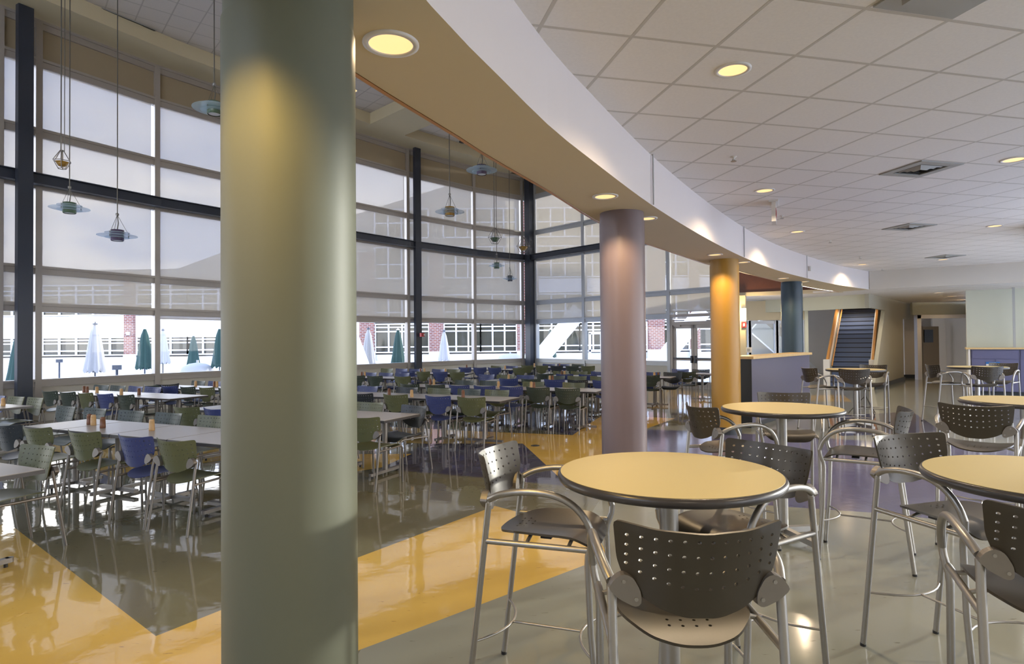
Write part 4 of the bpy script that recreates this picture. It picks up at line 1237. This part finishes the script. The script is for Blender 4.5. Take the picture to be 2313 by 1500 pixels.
def place_tables(name, s, segs, Wd=.76, ntag=None):
    """segs: list of (left, right) positions along the row, metres along its direction"""
    n = len(segs)
    for i, (t0, t1) in enumerate(segs):
        L = round(t1 - t0, 2)
        if L in TCACHE: e = copy_tree(TCACHE[L])
        else: e = table_unit(L, Wd, 0); TCACHE[L] = e
        p = U * t0 + V_ * s
        e.location = (p.x, p.y, 0); e.rotation_euler = (0, 0, math.atan2(U.y, U.x))
        pos = 'only table' if n == 1 else ('%s table from the left' % ORD[i])
        tag(e, 'beige dining table, %s, %s' % (pos, name), 'table', 'beige dining tables')
def tpx(px, s): return slot(px, s).dot(U)
ROWS = [
 # name, near edge s, tables (t from px at near edge, or metres), near chairs, far chairs
 ('bottom left corner row', 1.90, [(-6.40, -5.18)], [], [(88, 'o')]),
 ('front left row', 3.96, [(-8.17, -7.47), (-7.46, -6.56), (-6.55, -5.65), (-5.64, -4.84), (-4.83, -4.1)], [(22, 'k'), (76, 'o'), (187, 'o'), (306, 'n'), (390, 'o')], [(150, 'g'), (217, 'g'), (300, 'g'), (383, 'g'), (483, 'o')]),
 ('left edge row', 4.62, [(-12.0, -10.8)], [], [(8, 'n'), (37, 'o'), (70, 'o')]),
 ('second left row', 6.93, [(-13.35, -12.17), (-12.16, -10.98), (-10.97, -9.8)], [(126, 'g'), (152, 'g'), (187, 'o'), (226, 'n'), (283, 'g')], [(242, 'g'), (267, 'g'), (306, 'n'), (338, 'n')]),
 ('third left row', 8.62, [(-12.95, -11.77), (-11.76, -10.58), (-10.57, -9.4)], [(362, 'g'), (402, 'n'), (424, 'g'), (450, 'o'), (482, 'g')], [(455, 'g'), (480, 'n')]),
 ('row beside the sage column', 5.93, [(-8.05, -6.87), (-6.86, -5.7), (-5.69, -4.52)], [(418, 'o'), (487, 'n'), (819, 'o')], [(835, 'o')]),
 ('front middle row', 8.52, [(-8.8, -7.62), (-7.61, -6.43), (-6.42, -5.24), (-5.23, -4.28)], [(815, 'k'), (891, 'o'), (988, 'n'), (1061, 'o')], [(831, 'n'), (920, 'k'), (993, 'o'), (1059, 'g'), (1121, 'o')]),
 ('second middle row', 10.70, [(-7.75, -6.57), (-6.56, -5.38), (-5.37, -4.19), (-4.18, -3.42)], [(925, 'g'), (983, 'g'), (1042, 'n'), (1093, 'n'), (1160, 'n'), (1210, 'g'), (1268, 'g')], [(1048, 'g'), (1105, 'g'), (1205, 'o'), (1295, 'o')]),
 ('third middle row', 12.95, [(-6.9, -5.72), (-5.71, -4.53), (-4.52, -3.9)], [(1152, 'n'), (1211, 'g'), (1254, 'n'), (1293, 'k'), (1348, 'n')], [(1098, 'n'), (1143, 'o'), (1185, 'n'), (1262, 'g'), (1304, 'o'), (1345, 'o')]),
 ('fourth middle row', 15.05, [(-6.2, -5.02), (-5.01, -3.9)], [(1235, 'g'), (1269, 'n'), (1327, 'n')], [(1271, 'o'), (1310, 'o'), (1345, 'n')]),
 ('window row near second steel post', 12.95, [(-11.6, -10.42), (-10.41, -9.4)], [(808, 'g'), (842, 'g'), (907, 'o')], [(839, 'n'), (871, 'n'), (905, 'n')]),
 ('window row behind second steel post', 15.25, [(-11.2, -10.02), (-10.01, -8.9)], [(934, 'n'), (963, 'o'), (985, 'n'), (1015, 'o')], [(876, 'o'), (908, 'n'), (936, 'n'), (995, 'n'), (1018, 'o')]),
 ('far window row', 18.10, [(-11.0, -9.82), (-9.81, -8.7)], [(1050, 'n'), (1087, 'n'), (1110, 'n'), (1172, 'o')], [(1127, 'o'), (1150, 'n')]),
 ('farthest row at corner post', 20.10, [(-9.5, -8.32), (-8.31, -7.1)], [(1206, 'o'), (1228, 'o'), (1249, 'k'), (1283, 'g'), (1322, 'o')], [(1243, 'n'), (1275, 'n'), (1297, 'g')]),
 ('row behind the mauve column', 15.20, [(-3.9, -2.95)], [(1465, 'g')], [(1485, 'n'), (1503, 'k')]),
 ('row before the glass door', 17.10, [(-2.95, -2.1)], [(1550, 'g')], [(1536, 'n'), (1583, 'k')]),
]
ang_far = math.atan2(-V_.y, -V_.x); ang_near = math.atan2(V_.y, V_.x)
for name, s, segs, near, far in ROWS:
    place_tables(name, s, segs)
    for side, lst in (('near', near), ('far', far)):
        so = s - .10 if side == 'near' else s + .82
        sb = so - .22 if side == 'near' else so + .22
        ts = [slot(px, sb).dot(U) for px, ck in lst]
        for _ in range(60):                          # chairs keep at least their own width apart
            for i in range(len(ts) - 1):
                g = .56 - (ts[i + 1] - ts[i])
                if g > 0: ts[i] -= g / 2; ts[i + 1] += g / 2
        for i, (px, ck) in enumerate(lst):
            p = U * ts[i] + V_ * so; a = ang_near if side == 'near' else ang_far
            a += random.uniform(-.06, .06)
            put_chair(p, a, ck, '%s dining chair, %s from left, %s side of %s' % (CNAME[ck], ORD[i], side, name), 'chairs of the %s' % name)
# chairs at table ends
def end_chair(px, py, hz, ang, ck, label):
    p = at(px, py, hz); put_chair(Vector((p.x, p.y)), ang, ck, label, 'chairs drawn up to table ends')
au = math.atan2(U.y, U.x)
end_chair(908, 983, .46, math.radians(-128), 'k', 'black dining chair at the right end of the near middle table, facing left')
end_chair(368, 905, .46, au + math.pi - .2, 'k', 'black dining chair at the right end of the second left row, half turned')

# ------------------------------------------------------------------ shakers
SK = [(202, 959, 'd', 'dark wooden pepper shaker, leftmost on the front left row'), (211, 961, 'l', 'light wooden salt shaker beside the leftmost dark shaker, front left row'),
 (232, 967, 'd', 'dark wooden shaker standing alone on the front left row'), (343, 973, 'l', 'light wooden shaker at the right of the front left row'),
 (190, 886, 'd', 'dark wooden shaker on the left of the second left row'), (197, 887, 'd', 'second dark wooden shaker on the left of the second left row'), (219, 888, 'l', 'light wooden shaker on the second left row'),
 (274, 893, 'l', 'light wooden shaker right of centre on the second left row'), (314, 892, 'd', 'dark wooden shaker at the right of the second left row'),
 (442, 873, 'l', 'light wooden shaker on the third left row'), (484, 874, 'd', 'dark wooden shaker by the sage column on the third left row'), (490, 874, 'l', 'light wooden shaker touching the sage column outline, third left row'),
 (7, 917, 'l', 'light wooden shaker on the left edge table'),
 (879, 893, 'd', 'dark wooden shaker at the left of the front middle row'), (930, 897, 'l', 'light wooden shaker on the front middle row'), (1046, 898, 'd', 'dark wooden shaker on the right of the front middle row'),
 (972, 869, 'd', 'dark wooden shaker on the left of the second middle row'), (980, 869, 'l', 'light wooden shaker on the left of the second middle row'), (1126, 875, 'l', 'light wooden shaker alone on the second middle row'),
 (1200, 876, 'l', 'light wooden shaker on the right of the second middle row'), (1206, 877, 'd', 'brown wooden shaker on the right of the second middle row'),
 (1149, 857, 'l', 'light wooden shaker on the third middle row, left'), (1242, 860, 'l', 'light wooden shaker on the third middle row, right'), (1248, 860, 'd', 'brown wooden shaker on the third middle row, right'),
 (1269, 848, 'd', 'dark wooden shaker on the fourth middle row'), (1275, 848, 'l', 'light wooden shaker on the fourth middle row'),
 (817, 850, 'd', 'dark wooden shaker on the window side row, near the sage column'), (824, 850, 'l', 'light wooden shaker on the window side row, near the sage column'),
 (950, 841, 'd', 'dark wooden shaker behind the second steel post'), (959, 841, 'l', 'light wooden shaker behind the second steel post'), (1006, 842, 'l', 'light wooden shaker right of the second steel post'),
 (1141, 834, 'l', 'light wooden shaker on the far window row'), (1054, 832, 'd', 'dark wooden shaker at the left of the far window row'), (1207, 828, 'l', 'light wooden shaker in front of the corner post'), (1264, 829, 'd', 'dark wooden shaker on the farthest row'),
 (1478, 852, 'l', 'light wooden shaker right of the mauve column'), (1487, 852, 'd', 'brown wooden shaker right of the mauve column')]
def make_shaker(mk):
    e = empty('shaker')
    m = MB(); m.lathe([(.001, 0), (.028, .0), (.030, .01), (.027, .10), (.001, .10)], n=16); m.build('shaker_body', MT[mk], e)
    m = MB(); m.lathe([(.027, .102), (.024, .118), (.018, .124), (.001, .124)], n=16); m.build('shaker_cap', MT[mk], e)
    return e
sk = {}
for px, py, k, lb in SK:
    p = at(px, py, .74)
    if k in sk: e = copy_tree(sk[k])
    else: e = make_shaker('pepper_' + k); sk[k] = e
    e.location = p; tag(e, lb, 'shaker', 'wooden salt and pepper shakers')

# ------------------------------------------------------------------ outside
m = MB(); m.prism([(-120, -10), (-19.6, -10), (-19.4, 1)] + [(x - .35, y + .35) for x, y in WALL1[1:]] + [(.9, 27.9), (7.0, 20.6), (7.5, 23.6), (11.4, 30.4), (11.4, 34.5), (30, 34.5), (30, 110), (-120, 110)], -.12, -.02)
o = m.build('patio', MT['patio']); struct(o)
m = MB(); m.prism([(9.45, -60), (80, -60), (80, 40), (23, 40), (23, 16.2), (17.9, 16.2), (9.45, 10.2)], -.3, -.05)
m.prism([(-80, -60), (9.4, -60), (9.4, -5.3), (-80, -5.3)], -.3, -.05)
struct(m.build('patio_side', MT['patio']))

def umbrella(px, pytop, y, mk, label):
    k = (px - W_PX / 2) / F_PX
    d = ray(px, pytop); t = y / d.y; top = CAMH + d.z * t
    e = empty('patio_umbrella', (d.x * t, y, 0)); tag(e, label, 'umbrella', 'closed patio umbrellas outside')
    m = MB(); n = 32; vs = []; rows = [(.05, top - .10), (.13, top - .35), (.19, top - .8), (.25, top - 1.3), (.31, top - 1.62), (.27, top - 1.72)]
    for j, (r, z) in enumerate(rows):
        for i in range(n):
            a = 2 * math.pi * i / n
            q = r * (1 + .16 * math.cos(8 * a) * min(1, j / 2)) ; zz = z - (.05 * math.cos(8 * a) if j >= 4 else 0)
            vs.append((q * math.cos(a), q * math.sin(a), zz))
    m.add(vs, [(j * n + i, j * n + (i + 1) % n, (j + 1) * n + (i + 1) % n, (j + 1) * n + i) for j in range(len(rows) - 1) for i in range(n)], True)
    m.build('canopy', MT[mk], e)
    m = MB(); m.tube([(0, 0, .05), (0, 0, top - .08)], .03, 8); m.build('pole', MT['steel'], e)
    m = MB(); m.lathe([(.09, top - .1), (.08, top - .06), (.02, top - .04), (.02, top), (.001, top + .01)], n=14); m.build('finial', MT['steel'] if mk == 'umb_white' else MT['white'], e)
    m = MB(); m.cyl((0, 0), .28, -.02, .06, 20); m.build('umbrella_base', MT['white'], e)
for a in [(215, 727, 21, 'umb_white', 'closed white patio umbrella, leftmost beyond the glass wall'), (327, 738, 25, 'umb_green', 'closed green patio umbrella right of the leftmost white one'),
          (368, 742, 30, 'umb_white', 'closed white umbrella mostly hidden behind a window mullion'), (437, 755, 33, 'umb_green', 'smaller closed green umbrella in the second window bay'),
          (496, 738, 26, 'umb_green', 'closed green umbrella partly hidden by the sage column'), (832, 739, 28, 'umb_white', 'closed white umbrella just right of the sage column'),
          (899, 741, 29, 'umb_green', 'closed green umbrella left of the second steel post'), (1003, 745, 34, 'umb_white', 'closed white umbrella right of the second steel post'),
          (1243, 741, 36, 'umb_green', 'closed green umbrella right of the corner post'), (44, 745, 19, 'umb_green', 'closed green umbrella behind the first steel post')]:
    umbrella(*a)
def covered(px, y, r, label):
    k = (px - W_PX / 2) / F_PX
    e = empty('covered_patio_table', (k * y, y, 0)); tag(e, label, 'covered table')
    m = MB(); m.lathe([(r * 1.0, 0), (r * 1.02, .5), (r * .9, .72), (r * .5, .85), (.001, .9)], n=28); m.build('cover', MT['umb_white'], e)
    m = MB(); m.cyl((0, 0), .05, .86, 1.0, 8); m.build('cover_knob', MT['vent_grey'], e)
covered(446, 26, .65, 'grey white covered patio table outside the second window bay')
covered(1152, 40, .8, 'white covered patio table outside, left of the corner')
# courtyard lights
for px, y, lb in [(134, 30, 'small dark bollard light outside the first window bay'), (264, 20.5, 'small dark bollard light outside, right of the white umbrella')]:
    k = (px - W_PX / 2) / F_PX
    e = empty('bollard_light', (k * y, y, 0)); tag(e, lb, 'bollard light')
    m = MB(); m.cyl((0, 0), .04, 0, .85, 10); m.build('pole', MT['steel'], e)
    m = MB(); m.box((0, 0, .92), (.2, .2, .16)); m.build('lamp_head', MT['steel'], e)

# building across the courtyard: facade along y = 57, gable rising to the right
FY = 57.0
def FX(px): return (px - W_PX / 2) / F_PX * FY
e = empty('courtyard_building', (0, FY, 0)); tag(e, 'long brick and glass building across the courtyard with white window bands', 'building')
m = MB()
rz = [(-75, 8.6), (FX(385), 8.9), (FX(500), 10.6), (FX(800), 14.0), (FX(1040), 17.0), (40, 17.0)]
for (xa, za), (xb, zb) in zip(rz[:-1], rz[1:]):
    m.add([(xa, 1.2, -.1), (xb, 1.2, -.1), (xb, 1.2, zb), (xa, 1.2, za), (xa, 9, za), (xb, 9, zb)], [(0, 1, 2, 3), (3, 2, 5, 4)])
m.build('wall', MT['roof'], e)
m = MB(); m.box((-20, .6, .2), (110, .5, .7)); m.build('stone_base', MT['stone'], e)
m = MB(); m.box((-44.6, .35, 3.4), (60.8, .3, 2.0)); m.build('spandrel', MT['white'], e)
m = MB(); m.box((20.5, .35, 6.9), (40, .3, 1.3)); m.build('spandrel', MT['white'], e)
piers = [(283, 303), (813, 846), (970, 1001), (1168, 1182), (1464, 1500), (1560, 1580)]
for a, b in piers:
    m = MB(); w = FX(b) - FX(a); hp_ = 8.4 if a < 500 else 10.1; m.box(((FX(a) + FX(b)) / 2, .0, hp_ / 2), (w, .5, hp_)); p_ = m.build('brick_pier', MT['brick'], e)
    m = MB(); m.box(((FX(a) + FX(b)) / 2, -.02, .35), (w + .06, .56, .95)); m.build('pier_base', MT['stone'], p_)
def win(x0, x1, z0, z1, nv, hs, name='window'):
    m = MB()
    for k in range(nv + 1): m.box((x0 + (x1 - x0) * k / nv, .3, (z0 + z1) / 2), (.14, .14, z1 - z0))
    for h in [z0, z1] + hs: m.box(((x0 + x1) / 2, .3, h), (x1 - x0, .12, .11))
    f = m.build('window', MT['white'], e)
    m = MB(); m.box(((x0 + x1) / 2, .42, (z0 + z1) / 2), (x1 - x0, .04, z1 - z0)); m.build('pane', MT['dark_glass'], f)
xs = [-62, -56, -50.5, -44.5, FX(283)]
edges = [-72, -64, -56, -48.5, FX(90)]
L_ = [(-70, -58), (-58, FX(88)), (FX(90), FX(282)), (FX(304), FX(420)), (FX(420), FX(560)), (FX(560), FX(700)), (FX(700), FX(812))]
for a, b in L_:
    n = max(2, round((b - a) / 1.45))
    win(a, b, .75, 2.4, n, [1.15, 1.85, 2.15]); win(a, b, 4.5, 7.3, n, [5.5, 6.4, 6.8])
for a, b in [(846, 968), (1002, 1085), (1085, 1167), (1183, 1310), (1310, 1463), (1501, 1559), (1581, 1700)]:
    xa, xb = FX(a), FX(b); n = max(2, round((xb - xa) / 1.3))
    win(xa, xb, .75, 3.4, n, [1.25, 2.7, 3.1]); win(xa, xb, 3.6, 6.1, n, [4.5]); win(xa, xb, 7.7, 10.6, n, [9.0]); win(xa, xb, 11.5, 14.2, n, [12.9])
# white door in the courtyard building
m = MB(); x = FX(1345)
for dx in (-.55, .55): m.box((x + dx, -.05, 1.25), (.22, .2, 2.3))
m.box((x, -.05, 2.4), (1.3, .2, .24)); m.box((x, -.05, .75), (1.3, .2, .2)); m.build('white_door', MT['white'], e)
# wall lights on its piers
for px, z, lb in [(294, 2.75, 'round white wall light on the left brick pier outside')]:
    x = FX(px); q = empty('wall_light', (x, FY - .3, z)); tag(q, lb, 'wall light')
    m = MB(); m.box((0, 0, 0), (.32, .12, .32)); m.build('back_plate', MT['vent_grey'], q)
    m = MB(); m.lathe([(.001, .14), (.12, .08), (.14, 0), (.12, -.08), (.001, -.14)], (0, -.08, 0), n=16); m.build('lamp_globe', MT['off_white'], q)
# brick pier close outside the corner
e = empty('brick_pier', (1.06, 35.5, 0)); tag(e, 'tall brick pier with white bands seen through the narrow corner windows', 'pier')
m = MB(); m.box((0, 0, 5.6), (1.0, .6, 11.6)); m.build('shaft', MT['brick'], e)
m = MB(); m.box((0, -.02, .45), (1.06, .66, .94)); m.box((0, -.02, 11.55), (1.1, .66, .3)); m.build('stone_band', MT['stone'], e)
# white outdoor stair stringers
def brace(pa, pb, y, w, label):
    a = ray(*pa); b = ray(*pb); ta = y / a.y; tb = y / b.y
    A_ = Vector((a.x * ta, y, CAMH + a.z * ta)); B_ = Vector((b.x * tb, y, CAMH + b.z * tb))
    e = empty('outdoor_stair_stringer', (A_.x, y, 0)); tag(e, label, 'stair stringer')
    m = MB(); m.bar(A_ - Vector((A_.x, y, 0)), B_ - Vector((A_.x, y, 0)), .22, w); m.build('stringer', MT['white'], e)
    m = MB(); off = Vector((0, .3, -.12)); m.bar(A_ - Vector((A_.x, y, 0)) + off, B_ - Vector((A_.x, y, 0)) + off, .3, .1); m.build('underside', MT['vent_grey'], e)
brace((1196, 838), (1310, 700), 31, .85, 'white diagonal stair stringer outside, right of the corner post')
brace((1472, 843), (1590, 700), 33, .85, 'white diagonal stair stringer seen through the glass double door')
brace((828, 852), (790, 752), 27, .6, 'white diagonal stair stringer outside just right of the sage column')
brace((1705, 735), (1838, 851), 27, .7, 'white diagonal stringer behind the vestibule glass')
# solid facade hides the far horizon to the right of the vestibule
m = MB(); m.box((16.5, 33.6, 3.2), (9, .2, 6.6)); m2 = m.build('wall_outer', MT['olive_wall']); struct(m2)
